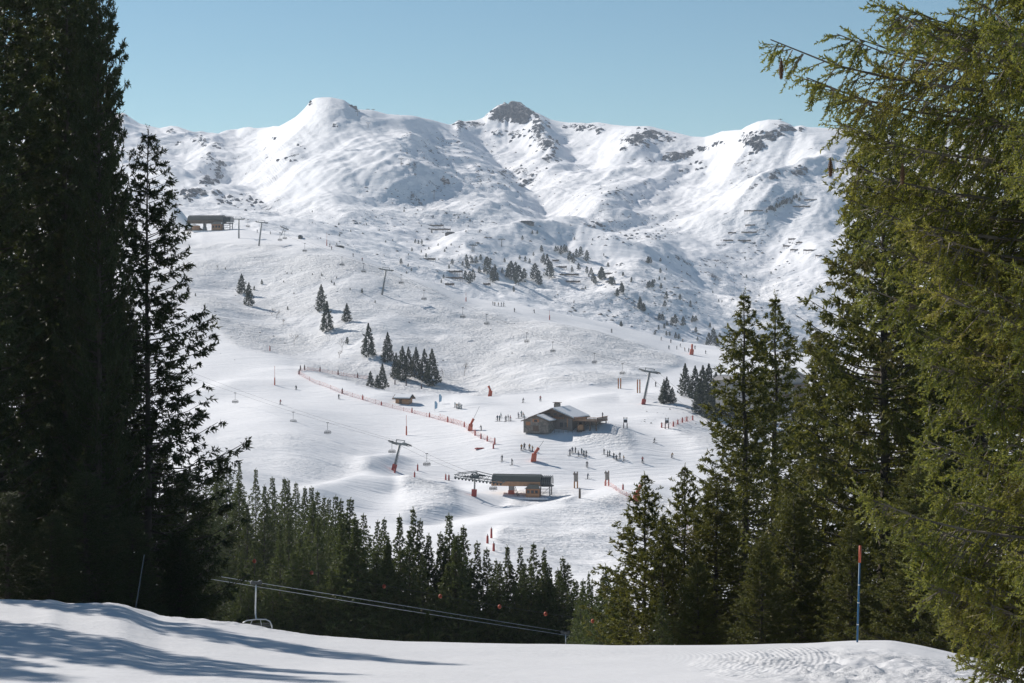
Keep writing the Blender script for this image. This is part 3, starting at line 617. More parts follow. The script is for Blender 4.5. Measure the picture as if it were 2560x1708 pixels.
# ---- spruces on the ski hill
HILL = [(604, 734, 49, 'upper one of the pair of dark spruces below the summit lift station'), (622, 764, 57, 'lower one of the pair of dark spruces below the summit lift station'),
        (803, 778, 66, 'tallest upper spruce of the pair in the middle of the hillside'), (817, 828, 74, 'broad lower spruce of the pair in the middle of the hillside'), (867, 805, 46, 'lone small spruce right of the pair in the middle of the hillside'),
        (921, 892, 82, 'slim spruce at the upper left end of the hillside row'), (969, 906, 74, 'second spruce of the hillside row, standing apart'), (990, 945, 62, 'spruce at the left of the dense clump above the small hut'), (1006, 951, 84, 'tall spruce in the left half of the dense clump above the small hut'),
        (1021, 930, 62, 'narrow spruce at the back of the dense clump above the small hut'), (1040, 941, 72, 'spruce in the middle of the dense clump above the small hut'), (1061, 953, 79, 'spruce left of the broadest one in the clump above the small hut'), (1080, 964, 90, 'broadest spruce at the right end of the clump above the small hut'),
        (926, 967, 39, 'small spruce left of the piste side spruce above the small hut'), (956, 973, 63, 'piste side spruce left of the small hut with a smaller one beside it'), (943, 971, 34, 'small spruce squeezed between two beside the piste'),
        (1660, 1009, 60, 'left stem of the twin spruce right of the leaning lift pylon'), (1667, 1009, 66, 'right stem of the twin spruce right of the leaning lift pylon'), (1681, 1008, 40, 'short spruce against the right side of the twin spruce'),
        (1713, 990, 80, 'slim spruce on the bank above the netting, leftmost of the row by the lodge'), (1738, 998, 82, 'second spruce of the row by the lodge'), (1757, 1020, 104, 'third spruce of the row by the lodge, in shade'), (1772, 1030, 118, 'fourth spruce of the row by the lodge, in shade')]
for i, (px, py, h, lb) in enumerate(HILL):
    by_px(S2, px, py, h*1.03, HS[i % 2], lb, None, .95 if h > 50 else 1.1)
for i, (px, py, h) in enumerate([(1790, 1040, 110), (1800, 1035, 90), (1748, 1035, 75), (1780, 1050, 80), (1768, 1045, 60), (1815, 1045, 100), (1840, 1040, 90), (1870, 1050, 100), (1900, 1045, 90), (1930, 1050, 90), (1960, 1045, 95), (2000, 1050, 100), (2050, 1050, 100)]):
    by_px(S2, px, py, h, HS[i % 2], 'shaded bluish spruce in the dense band beneath the grey roofed lodge', 'shaded spruces below the lodge')
for i, (zx, zy, h) in enumerate([(600, 640, 22), (935, 775, 45), (1165, 680, 18), (1400, 690, 16), (1485, 700, 30), (1620, 720, 18), (1575, 760, 24), (1600, 785, 32), (1745, 828, 22), (1855, 855, 42), (1975, 945, 24), (1135, 757, 18), (1230, 865, 18), (1172, 1010, 32), (1718, 1325, 66), (325, 885, 28), (865, 830, 40), (1205, 680, 14)]):
    px, py = 400+zx*.2723, 500+zy*.2723
    by_px(S2, px, py, h*.2723+1, MP[i % 3], 'tiny dark conifer poking out of the tracked snow of the hillside', 'tiny conifers on the hillside', .9)
# ---- pines on the far slope
Z6 = [(640, 590, 110), (600, 560, 90), (670, 560, 100), (620, 450, 80), (660, 400, 60), (700, 400, 60), (740, 370, 50), (790, 400, 60), (800, 500, 150), (850, 570, 120), (872, 580, 140), (730, 490, 60), (830, 400, 50), (1020, 550, 160), (1000, 530, 120), (1060, 560, 160), (1090, 600, 170), (1045, 660, 50), (1140, 540, 90), (1150, 385, 50), (1190, 400, 45), (1225, 330, 35), (1100, 365, 40), (1240, 560, 150), (1270, 590, 120), (1290, 600, 70), (1300, 300, 65), (1310, 400, 70), (1350, 430, 110), (1370, 540, 150), (1385, 500, 110), (1450, 290, 50), (1480, 320, 80), (1510, 300, 70), (1530, 300, 60), (1560, 380, 90), (1590, 400, 90), (1620, 350, 80), (1660, 340, 90), (1715, 380, 95), (1640, 460, 60), (1580, 480, 50), (1715, 490, 60), (1755, 500, 60), (1770, 570, 80), (1790, 590, 70), (1850, 550, 110), (1830, 540, 70), (1910, 430, 40), (1940, 600, 75), (2035, 670, 90), (1995, 700, 70), (2050, 505, 28), (2125, 560, 35), (2205, 800, 90), (2235, 840, 75), (2290, 620, 60), (2285, 400, 60), (2320, 610, 60), (1870, 330, 24), (2030, 980, 50), (940, 490, 50), (480, 410, 50), (450, 450, 40), (400, 540, 38), (380, 580, 34), (240, 345, 38), (140, 215, 40), (170, 225, 40), (200, 225, 45), (110, 290, 38), (10, 410, 55), (1125, 185, 40), (1215, 130, 35), (1260, 130, 35), (350, 240, 26), (265, 270, 24), (470, 235, 22), (195, 300, 28), (545, 255, 20), (425, 265, 20), (610, 390, 70), (575, 420, 40), (870, 470, 60), (960, 390, 40), (1430, 290, 50), (1320, 360, 50), (75, 430, 30), (105, 470, 30), (60, 500, 30)]
Z7 = [(440, 215, 60), (465, 215, 55), (555, 200, 34), (555, 305, 45), (75, 250, 40), (210, 330, 34), (290, 380, 38), (440, 445, 58), (480, 440, 62), (560, 450, 52), (610, 545, 68), (595, 615, 58), (735, 550, 52), (830, 600, 44), (370, 640, 90), (400, 660, 74), (160, 520, 68), (200, 490, 90), (90, 400, 60), (120, 420, 80), (20, 370, 110), (545, 740, 64), (575, 740, 60), (660, 790, 78), (690, 770, 82), (765, 790, 82), (590, 815, 48), (540, 825, 42), (850, 760, 64), (880, 750, 54), (195, 800, 48), (505, 870, 38), (610, 880, 42), (640, 880, 38), (695, 910, 60), (725, 912, 50), (1010, 810, 48), (1000, 970, 110), (1040, 960, 140), (1070, 970, 84), (1100, 895, 42), (980, 970, 44), (895, 925, 36), (500, 395, 36), (545, 370, 36), (595, 370, 30), (610, 280, 24), (1090, 570, 26), (1120, 575, 24), (1035, 490, 24), (1060, 245, 22), (1345, 350, 30), (1740, 780, 40), (1950, 510, 50), (880, 850, 50), (615, 790, 44)]
def near(px, py):
    if px <= 1060: return 'scattered on the far snow at the left of the knoll'
    if px < 1205 and py > 630 and px > 1150: return 'in the left group on the steep snowy knoll'
    if px < 1245 and py > 650: return 'in the left group on the steep snowy knoll'
    if px < 1330: return 'in the middle groups on the steep snowy knoll'
    if px < 1400 and py < 720: return 'in the tall row right of the knoll middle'
    if px < 1480 and py < 680: return 'in the upper right group on the knoll'
    if px < 1560: return 'scattered below the right end of the knoll'
    if px < 1650 and py < 760: return 'beside the upper left edge of the groomed chute'
    if py > 790: return 'just above the far right piste'
    return 'around the lower end of the groomed chute'
for i, (px, py, h) in enumerate([(1000+a*.2723, 550+b*.2723, c*.2723) for a, b, c in Z6]+[(1500+a*.2723, 600+b*.2723, c*.2723) for a, b, c in Z7]):
    by_px(S3, px, py, h*1.08, MP[i % 3], 'dark distant pine %s' % near(px, py), 'distant pines '+near(px, py), random.uniform(.85, 1.15))
R2 = random.Random(9)
for i in range(26):      # the dark band high on the right
    t = (i+.5)/26; px = 1915+t*88+R2.uniform(-3, 3); py = 533-t*40+R2.uniform(-5, 7)
    by_px(S3, px, py, R2.uniform(8, 14), MP[i % 3], 'pine in the dark slanting strip high on the right slope', 'pines of the slanting strip', 1.3)
for i in range(30):
    px = R2.uniform(1790, 2120); py = R2.uniform(860, 1010); by_px(S3, px, py, R2.uniform(20, 45), MP[i % 3], 'bluish shaded pine on the far slope seen between the tall right spruces', 'shaded pines behind the right spruces')
for i in range(46):
    px, py = R2.choice([(R2.uniform(840, 1180), R2.uniform(575, 660)), (R2.uniform(1380, 1950), R2.uniform(560, 800)), (R2.uniform(760, 1200), R2.uniform(530, 600))])
    by_px(S3, px, py, R2.uniform(4, 8), MP[i % 3], 'speck of a pine on the far white slope', 'specks of pines on the far slope', 1.1)
# boulders and bare shrubs too many to count
def boulders(name, S, n, areas, smin, smax, label):
    R = np.random.default_rng(3); V = []; Fc = []; base = np.array([[1, 0, 0], [-1, 0, 0], [0, 1, 0], [0, -1, 0], [0, 0, 1], [0, 0, -.6]], float); f = np.array([[0, 2, 4], [2, 1, 4], [1, 3, 4], [3, 0, 4], [2, 0, 5], [1, 2, 5], [3, 1, 5], [0, 3, 5]])
    for i in range(n):
        x0, y0, x1, y1 = areas[R.integers(len(areas))]; p = S.hit(R.uniform(x0, x1), R.uniform(y0, y1)); s = smin+(smax-smin)*R.random()**3
        v = base*R.uniform(.5, 1.2, (6, 3))*s*np.array([1.3, 1, .7]); V.append(v+np.array(p)); Fc.append(f+6*i)
    return tag(link(name, arr_mesh(name, np.concatenate(V), np.concatenate(Fc)), 'boulder'), label, 'rocks', kind='stuff')
boulders('boulders', S3, 1500, [(760, 540, 1250, 680), (1000, 380, 1400, 480), (1100, 430, 1340, 470), (1250, 400, 1700, 620), (1380, 640, 1800, 800), (1500, 700, 1750, 840), (1800, 600, 2000, 800), (1000, 330, 1250, 400), (880, 460, 1200, 560), (1480, 540, 1700, 600)], 0.5, 2.3, 'small dark rocks and dwarf bushes dotted over the far snow')
boulders('low_bushes', S2, 170, [(480, 640, 760, 900), (700, 640, 1000, 860), (1000, 800, 1300, 960), (1600, 1000, 1760, 1060)], .12, .55, 'low dark bushes and stones showing through the hillside snow')
def crags():
    R = np.random.default_rng(21); V = []; Fc = []; n = 0
    for (x, y, rx, ry, a) in RK:
        big = a > 1.1; k = int(rx*ry*(.13 if big else .045)*min(a, 1)**2)+2
        for i in range(k):
            px = x+R.normal()*rx*.42; py = y+R.normal()*ry*.42+(4 if big else 2); top = np.interp(px, [q[0] for q in SKY], [q[1] for q in SKY])
            py = max(py, top+1.5); p = np.array(S3.hit(px, py)); sz = (R.uniform(3, 9) if big else R.uniform(1.6, 5.2)*min(1, a+.1))
            if sz > 6 and py < top+5: sz *= .6
            m = 9; th = np.sort(R.uniform(0, 6.283, m)); ring0 = np.stack([np.cos(th), np.sin(th), np.full(m, -.7)], 1)*R.uniform(.7, 1.2, (m, 1)); ring1 = np.stack([np.cos(th)*.75, np.sin(th)*.75, R.uniform(.05, .7, m)], 1)*R.uniform(.6, 1.15, (m, 1))
            v = np.concatenate([ring0, ring1, [[R.uniform(-.3, .3), R.uniform(-.3, .3), R.uniform(.6, 1.15)]]])*sz*np.array([R.uniform(.7, 1.5), .8, R.uniform(.55, 1.0)])+p
            f = []
            for j in range(m): q = (j+1) % m; f += [[j, q, m+q], [j, m+q, m+j], [m+j, m+q, 2*m]]
            V.append(v); Fc.append(np.array(f)+n); n += 2*m+1
    tag(link('crags', arr_mesh('crags', np.concatenate(V), np.concatenate(Fc)), 'crag'), 'dark jagged rock outcrops along the mountain ridges', 'rocks', kind='stuff')
crags()
# ---- bare shrubs and trees
def bare_tree(name, loc, h, seed, label, mat='wood_brown', spread=.55, gen=4, r0=None):
    R = random.Random(seed); A = []; B = []; w = []
    def grow(p, d, l, r, g):
        q = p+d*l; A.append(p); B.append(q); w.append(r)
        if g == 0: return
        for i in range(3 if g > 1 else 4):
            nd = (d+Vector((R.uniform(-1, 1), R.uniform(-1, 1), R.uniform(-.4, .8)))*spread*1.3).normalized(); grow(q-d*l*R.uniform(0, .4), nd, l*R.uniform(.6, .85), r*.6, g-1)
    e = empty(name, loc); k = h/2.8; r = r0 or h*.03
    for i in range(1): grow(Vector((0, 0, -.1)), Vector((R.uniform(-.1, .1), 0, 1)).normalized(), k, r, gen)
    V, Fc = strips(np.array(A), np.array(B), np.array(w), np.array(w)*.65, np.random.default_rng(seed))
    me = arr_mesh('branches', V[6:], Fc[6:]-6); link('branches', me, mat, e)['kind'] = 'stuff'; link('trunk', arr_mesh('trunk', V[:6], Fc[:6]), mat, e)
    return tag(e, label, 'shrub' if h < 6 else 'tree')
for i, (px, py, hp, lb) in enumerate([(692, 797, 27, 'bushy bare shrub on the left of the hillside below the dark pair'), (708, 812, 16, 'low bare shrub beside the bushy one on the hillside'), (735, 861, 36, 'small leafless tree with a round head alone on the hillside'), (855, 875, 30, 'leafless birch like tree above the roped piste edge'), (848, 895, 22, 'low leafless shrub below the leafless birch like tree'), (680, 790, 20, 'thin bare shrub left of the bushy one'), (1160, 940, 36, 'leafless spreading tree in the hollow of the hillside'), (1108, 943, 26, 'leafless shrub right of the dense spruce clump'), (545, 675, 14, 'bare twiggy shrub near the top left of the hillside')]):
    p = G(px, py); bare_tree('bare_shrub', p, hp/FP*p.y, 50+i, lb, gen=4, r0=.09)
for i, (px, top, d) in enumerate([(500, 1270, 78)]):
    g = S2.at(px, d); bare_tree('bare_larch_tree', g, (HY-top)/FP*d-g.z, 80+i, ['pale leafless larch at the edge of the wood behind the slender spruce', 'pale leafless larch just above the hanging lift chair', 'brown leafless larch partly hidden by the slender spruce'][i], 'bark_pale', .5, 4, .07)
# ---- near golden spruce at the right edge
def near_spruce():
    R = np.random.default_rng(77); tx, ty = 3.75, 11.8; gz = -3.5
    e = empty('near_spruce_tree', (tx, ty, gz)); 
    OUT = [(-420, 2420), (-200, 2330), (20, 2235), (60, 2000), (100, 1925), (190, 2020), (300, 2085), (450, 2120), (600, 2150), (720, 2175), (830, 2290), (950, 2310), (1100, 2310), (1190, 2260), (1255, 2190), (1350, 2285), (1450, 2300), (1550, 2380), (1650, 2420), (1800, 2430), (2000, 2460)]
    A = []; B = []; w = []; P1 = []; D1 = []; L1 = []; W1 = []
    rows = [(py, 1.0) for py in (25, 100, 190, 300, 400, 500, 600, 720, 830, 900, 1000, 1100, 1255, 1350, 1450, 1550, 1660, 1780)]
    cand = []
    for py, s in rows: cand.append((py, math.pi+R.uniform(-.08, .08), s))
    for i in range(165):
        py = R.uniform(-350, 1900); a = math.pi+R.uniform(-1.35, 1.35); cand.append((py, a, R.uniform(.72, 1.0)))
    for i in range(55): cand.append((R.uniform(-350, 1900), R.uniform(-1.7, 1.7), .75))
    for py, a, s in cand:
        ox = np.interp(py, [o[0] for o in OUT], [o[1] for o in OUT]); yy = ty
        L = (tx-(ox-CX)/FP*yy)*s; zt = (HY-py)/FP*yy-gz
        if L < .3: continue
        dirx = np.array([math.cos(a), math.sin(a), 0]); zb = zt-.20*L
        def pos(t): return np.array([0, 0, zb])+dirx*L*t+np.array([0, 0, 1.0])*(L*(.26*t-.42*t*t+.36*t*t*t))*1.0
        ts = np.linspace(0, 1, 7); pts = [pos(t) for t in ts]
        for i in range(6): A.append(pts[i]); B.append(pts[i+1]); w.append((.005+.007*L)*(1-ts[i])+.003)
        nl = int(24*L)
        for j in range(nl):
            t = .22+.78*R.random()**.75; p = pos(t); d = pos(min(t+.05, 1.05))-p; d /= np.linalg.norm(d)
            sd = np.array([-math.sin(a), math.cos(a), 0])*(1 if R.random() > .5 else -1)
            ld = d*R.uniform(.35, .9)+sd*R.uniform(.1, .9)+np.array([0, 0, R.uniform(-1.6, .25)]); ld /= np.linalg.norm(ld)
            ll = (.10+.36*(1-t))*R.uniform(.5, 1.2)*min(1, L/1.6+.3); q = p+ld*ll; A.append(p); B.append(q); w.append(.0045)
            nt = max(2, int(ll/.075))
            for k in range(nt):
                u = (k+.6)/nt; pp = p+ld*ll*u; td = ld*.9+R.normal(size=3)*.36+np.array([0, 0, -.2]); td /= np.linalg.norm(td)
                P1.append(pp); D1.append(td); L1.append(R.uniform(.08, .17))
            P1.append(q-ld*.02); D1.append(ld); L1.append(R.uniform(.06, .11))
        P1.append(pos(.96)); D1.append(d if nl else dirx); L1.append(.16)
    P1 = np.array(P1); D1 = np.array(D1); L1 = np.array(L1); n = len(P1)
    # needles: K triangles round every twig
    K = 23; rep = lambda x: np.repeat(x, K, 0); k = np.tile(np.arange(K)/K, n)[:, None]; C = rep(P1)+rep(D1)*(rep(L1[:, None])*k)
    rd = R.normal(size=(n*K, 3)); rd = perp(rep(D1), rd); nd = norm(rd*.9+rep(D1)*.6); s = perp(nd, R.normal(size=(n*K, 3)))
    ln = (.021*R.uniform(.75, 1.25, n*K))[:, None]; wd = .0056
    V = np.stack([C-s*wd, C+s*wd, C+nd*ln], 1).reshape(-1, 3)
    link('crown', arr_mesh('crown', V, np.arange(len(V)).reshape(-1, 3)), 'needle_near', e)['kind'] = 'stuff'
    A = np.array(A+list(P1)); B = np.array(B+list(P1+D1*L1[:, None])); w = np.array(w+[.0022]*n)
    Vw, Fw = strips(A, B, w, w*.6, R); link('branches', arr_mesh('branches', Vw, Fw), 'bark_pale', e)['kind'] = 'stuff'
    link('trunk', trunk_mesh(14, .21, 14, 4), 'bark', e)
    print('near twigs', n)
    for i, (px, py, ln) in enumerate([(1953, 152, .11), (2076, 1000/2350*2560*.34+30, .10), (2256, 415, .11)]):
        mb = MB(); m = 9; prof = [(.35+.65*math.sin(math.pi*min(1, (j+.7)/m)))*.017 for j in range(m)]
        for j in range(m):
            for q in range(8):
                an = 2*math.pi*(q+.5*(j % 2))/8; r = prof[j]; mb.add([(math.cos(an-.4)*r*.8, math.sin(an-.4)*r*.8, -ln*j/m), (math.cos(an+.4)*r*.8, math.sin(an+.4)*r*.8, -ln*j/m), (math.cos(an)*r*1.12, math.sin(an)*r*1.12, -ln*(j+1.3)/m)], [(0, 1, 2)])
        mb.tube([(0, 0, .015), (0, 0, -ln*.95)], [.004, .010], 6)
        o = mb.build('pine_cone', 'cone', e); x = (px-CX)/FP*11.6; o.location = (x-tx, 11.6-ty, (HY-py)/FP*11.6-gz+.0)
    tag(e, 'near spruce with golden green needles and hanging cones filling the right edge', 'tree')
near_spruce()
# ------------------------------------------------------------------ chairlifts
UP = Vector((0, 0, 1))
def pylon(px, pyb, pxt, pyt, yaw, label, arm=5.6, foot=None, mat='steel_grey', name='lift_pylon', S=None):
    b = (S or S2).hit(px, pyb); d = b.y; H = (pyb-pyt)/FP*d; lean = math.atan2((pxt-px), (pyb-pyt))
    e = empty(name, b); e.rotation_euler = (0, lean, 0)
    r = .42 if H > 6 else .2
    MB().tube([(0, 0, -.6), (0, 0, H)], r, 10, r2=r*.68).build('tower', mat, e, smooth=True)
    c, s = math.cos(yaw), math.sin(yaw)       # line direction (c,s); arm across it
    ax = Vector((-s, c, 0)); ln = Vector((c, s, 0))
    m = MB(); m.box((0, 0, H), (arm, .6, .6), yaw+math.pi/2); m.box((0, 0, H+1.1), (arm*.6, .2, .2), yaw+math.pi/2)
    for t in (-.27, .27): m.box(ax*arm*t+UP*(H+.5), (.2, .2, 1.1), yaw)
    m.build('crossarm', mat, e)
    for t in (-1, 1):
        o = ax*(arm/2*t)+UP*(H+.1); m = MB().box(o, (4.2, .2, .3), yaw)
        for k in range(6): 
            w = o+ln*(-1.6+.64*k)+UP*.18; m.tube([w-ax*.07, w+ax*.07], .2, 8)
        m.box(o-ax*t*.5+UP*-.35, (3.8, .45, .06), yaw)
        m.build('sheave_train', 'dark_steel', e)
    m = MB(); m.tube([(r+.15, -r-.1, 0), (r+.05, -r-.05, H)], .035, 4); m.tube([(-.15+r, -r-.35, 0), (-.1+r, -r-.3, H)], .035, 4)
    for k in range(int(H/.6)): m.box((r+.05, -r-.2, .4+k*.6), (.25, .04, .04), .9)
    tag(m.build('ladder', 'dark_steel', e), kind='stuff')
    if foot: MB().box((0, -.1, .9), (1.35, 1.35, 1.8)).build('safety_pad', foot, e)
    tag(e, label, 'pylon')
    R = Matrix.Rotation(lean, 4, 'Y')
    return [b+R @ (ax*(arm/2*t)+UP*(H+.38)) for t in (-1, 1)]
def cable_pts(P, n=14, sag=.012):
    out = []
    for a, b in zip(P[:-1], P[1:]):
        L = (b-a).length
        for i in range(n): t = i/n; out.append(a.lerp(b, t)-UP*(4*sag*L*t*(1-t)))
    return out+[P[-1]]
def cable(name, P, r, label, mat='rope', sag=.012, group=None):
    pts = cable_pts(P, 14, sag); m = MB().tube(pts, r, 5); o = m.build(name, mat); tag(o, label, 'cable', group); return pts
def chair_proto(mat, cat='chairlift chair'):
    e = empty('lift_chair', (0, 0, 0)); w = 1.05
    g = MB(); g.box((0, 0, -.02), (.62, .16, .2)); g.tube([(-.26, -.12, .02), (-.26, .12, .02)], .13, 8); g.tube([(.26, -.12, .02), (.26, .12, .02)], .13, 8); g.build('grip', 'dark_steel', e)
    h = MB(); h.tube([(0, 0, 0), (0, .02, -.6), (0, .12, -1.5), (0, .14, -2.0), (0, .02, -2.25), (0, -.1, -2.35)], .055, 8); h.build('hanger_arm', mat, e, smooth=True)
    f = MB(); f.tube([(-w, 0, -3.25), (-w, -.02, -2.85), (-w*.86, -.06, -2.55), (-w*.6, -.1, -2.40), (0, -.1, -2.36), (w*.6, -.1, -2.40), (w*.86, -.06, -2.55), (w, -.02, -2.85), (w, 0, -3.25)], .042, 8)
    for x in (-.36, .36): f.tube([(x*.75, -.1, -2.4), (x, .05, -2.7), (x, .1, -3.3)], .028, 6)
    f.build('frame', mat, e, smooth=True)
    b = MB()
    for k in range(4): b.box((0, .16+.02*k, -2.72-.13*k), (2*w-.14, .03, .09), 0)
    b.build('backrest', 'dark_steel', e)
    MB().box((0, -.14, -3.28), (2*w-.1, .52, .07), 0, 0, .08).build('seat', 'dark_steel', e)
    s = MB(); s.tube([(-w+.06, .1, -2.75), (-w+.1, -.45, -2.95), (w-.1, -.45, -2.95), (w-.06, .1, -2.75)], .025, 6); s.tube([(0, -.45, -2.95), (0, -.5, -3.62)], .022, 5); s.tube([(-.7, -.5, -3.64), (.7, -.5, -3.64)], .022, 5)
    s.build('safety_bar', mat, e, smooth=True); return e
used = {}
def put_chair(loc, yaw, label, mat, scale=1.0, group=None):
    if mat not in used: used[mat] = o = chair_proto(mat)
    else: o = copy_tree(used[mat])
    o.location = loc; o.rotation_euler = (0, 0, yaw); o.scale = (scale,)*3; tag(o, label, 'lift chair', group); return o
def on_cable(pts, px):
    best = None
    for a, b in zip(pts[:-1], pts[1:]):
        pa = CX+a.x/a.y*FP; pb = CX+b.x/b.y*FP
        if (pa-px)*(pb-px) <= 0 and abs(pa-pb) > 1e-6:
            lo, hi = 0, 1
            for _ in range(20):
                t = (lo+hi)/2; q = a.lerp(b, t); pq = CX+q.x/q.y*FP
                if (pq-px)*(pa-px) > 0: lo = t
                else: hi = t
            return a.lerp(b, t)
    return min(pts, key=lambda p: abs(CX+p.x/p.y*FP-px))
yA = math.atan2(-450, 192); yA2 = math.atan2(-250, 90)
a1 = pylon(597, 596, 597, 548, yA2, 'grey lift pylon standing right in front of the summit station', 6.2, mat='steel_grey')
a2 = pylon(647, 615, 654, 556, yA2, 'grey lift pylon with a wide crossarm, second down from the summit station', 6.2)
pylon(702, 588, 711, 567, yA2, 'small tilted pylon on the ridge right of the summit station', 4.5)
a3 = pylon(955, 737, 965, 674, yA, 'grey lift pylon on the bare hillside casting a long diagonal shadow', 6.2)
a4 = pylon(1608, 1011, 1624, 928, yA, 'leaning grey lift pylon with a red foot pad above the piste junction', 6.2, foot='red')
off = Vector((34, -110, -26))
A_ = [cable('lift_cable', [(a1[k]+Vector((-6, 25, 2))), a1[k], a2[k], a3[k], a4[k], a4[k]+off], .035, lb) for k, lb in ((0, 'left haul rope of the long chairlift crossing the hillside'), (1, 'right haul rope of the long chairlift crossing the hillside'))]
for i, (px, k) in enumerate([(620, 1), (700, 0), (712, 1), (762, 0), (855, 0), (909, 0), (1003, 1), (1060, 0), (1157, 0), (1217, 1), (1317, 0), (1382, 0), (1486, 1), (1556, 0)]):
    lb = ['empty chair hanging between the summit station and the second pylon', 'left chair of the two hanging side by side right of the second pylon', 'right chair of the two hanging side by side right of the second pylon', 'empty chair over the ridge below the summit, left of the red snow lance', 'empty chair over the slope left of the shadow casting pylon', 'empty chair just left of the head of the shadow casting pylon', 'empty chair just below the skyline right of the shadow casting pylon', 'empty chair in front of the start of the bright ridge piste', 'empty chair below the red snow lance on the ridge piste', 'empty chair above the middle of the tracked hillside', 'empty chair over the hillside, third before the leaning pylon on the upper rope', 'empty chair over the moguls right of the hillside centre', 'empty chair high over the tracked slope, second before the leaning pylon', 'last empty chair before the leaning pylon'][i]
    p = on_cable(A_[k], px); put_chair(p, yA+math.pi/2+.25, lb, 'dark_steel', 1.25 if p.y > 800 else 1.1)
yB = math.atan2(-70, 65)
b2 = pylon(984, 1176, 1000, 1108, yB, 'lift pylon with a boxed head and red foot pad above the curving road', 5.6, foot='red')
b1 = [S2.hit(300, 930)+Vector((0, 0, 9)), S2.hit(300, 930)+Vector((4.2, 3.2, 9))]
b3 = pylon(1185, 1241, 1187, 1192, math.atan2(-12, 34), 'green grey pylon with a red foot just left of the valley lift station', 5.2, foot='red', mat='steel_green')
stn = S2.hit(1300, 1240)
b4 = [b3[k]+Vector((9, -1.5, -1.2)) for k in (0, 1)]
B_ = [cable('lift_cable', [b1[k], b2[k], b3[k], b4[k]], .032, lb, sag=.008) for k, lb in ((0, 'front haul rope of the chairlift crossing the left piste'), (1, 'rear haul rope of the chairlift crossing the left piste'))]
for px, k, lb in [(588, 0, 'empty chair over the left piste nearest the slender spruce'), (733, 0, 'empty chair over the left piste, left one of the middle two'), (819, 0, 'empty chair over the left piste, right one of the middle two'), (980, 0, 'empty chair hanging against the boxed head pylon'), (1067, 1, 'empty chair between the boxed head pylon and the valley station'), (1233, 1, 'empty chair entering the left end of the valley lift station')]:
    put_chair(on_cable(B_[k], px), .25, lb, 'dark_steel', 1.0)
# return truss at the left of the lower station
def truss():
    o = (b3[0]+b3[1])/2; e = empty('lift_truss', o-UP*.2); L0, L1 = -5.0, 7.5
    m = MB()
    for y in (-2.2, 2.2):
        m.tube([(L0, y, -.2), (L1, y, -1.6)], .12, 6); m.tube([(L0, y, .5), (0, y, 1.1), (L1, y, -.6)], .10, 6)
        for k in range(9): x = L0+(L1-L0)*k/8; z1 = -.2-1.4*(k/8); m.tube([(x, y, z1), (x+.7, y, z1+.95)], .07, 5)
    for k in range(7): x = L0+(L1-L0)*k/6; m.tube([(x, -2.2, -.2-1.4*k/6), (x, 2.2, -.2-1.4*k/6)], .07, 5)
    tag(m.build('lattice', 'steel_green', e), kind='stuff')
    w = MB()
    for k in range(14): x = L0+.3+(L1-L0-.6)*k/13; w.tube([(x, -2.35, -.45-1.4*k/13), (x, -2.2, -.45-1.4*k/13)], .26, 8)
    tag(w.build('sheave_train', 'dark_steel', e), kind='stuff'); e.rotation_euler = (0, 0, math.atan2(-1.5, 9))
    tag(e, 'green steel truss with rope wheels running into the valley lift station', 'lift truss')
truss()
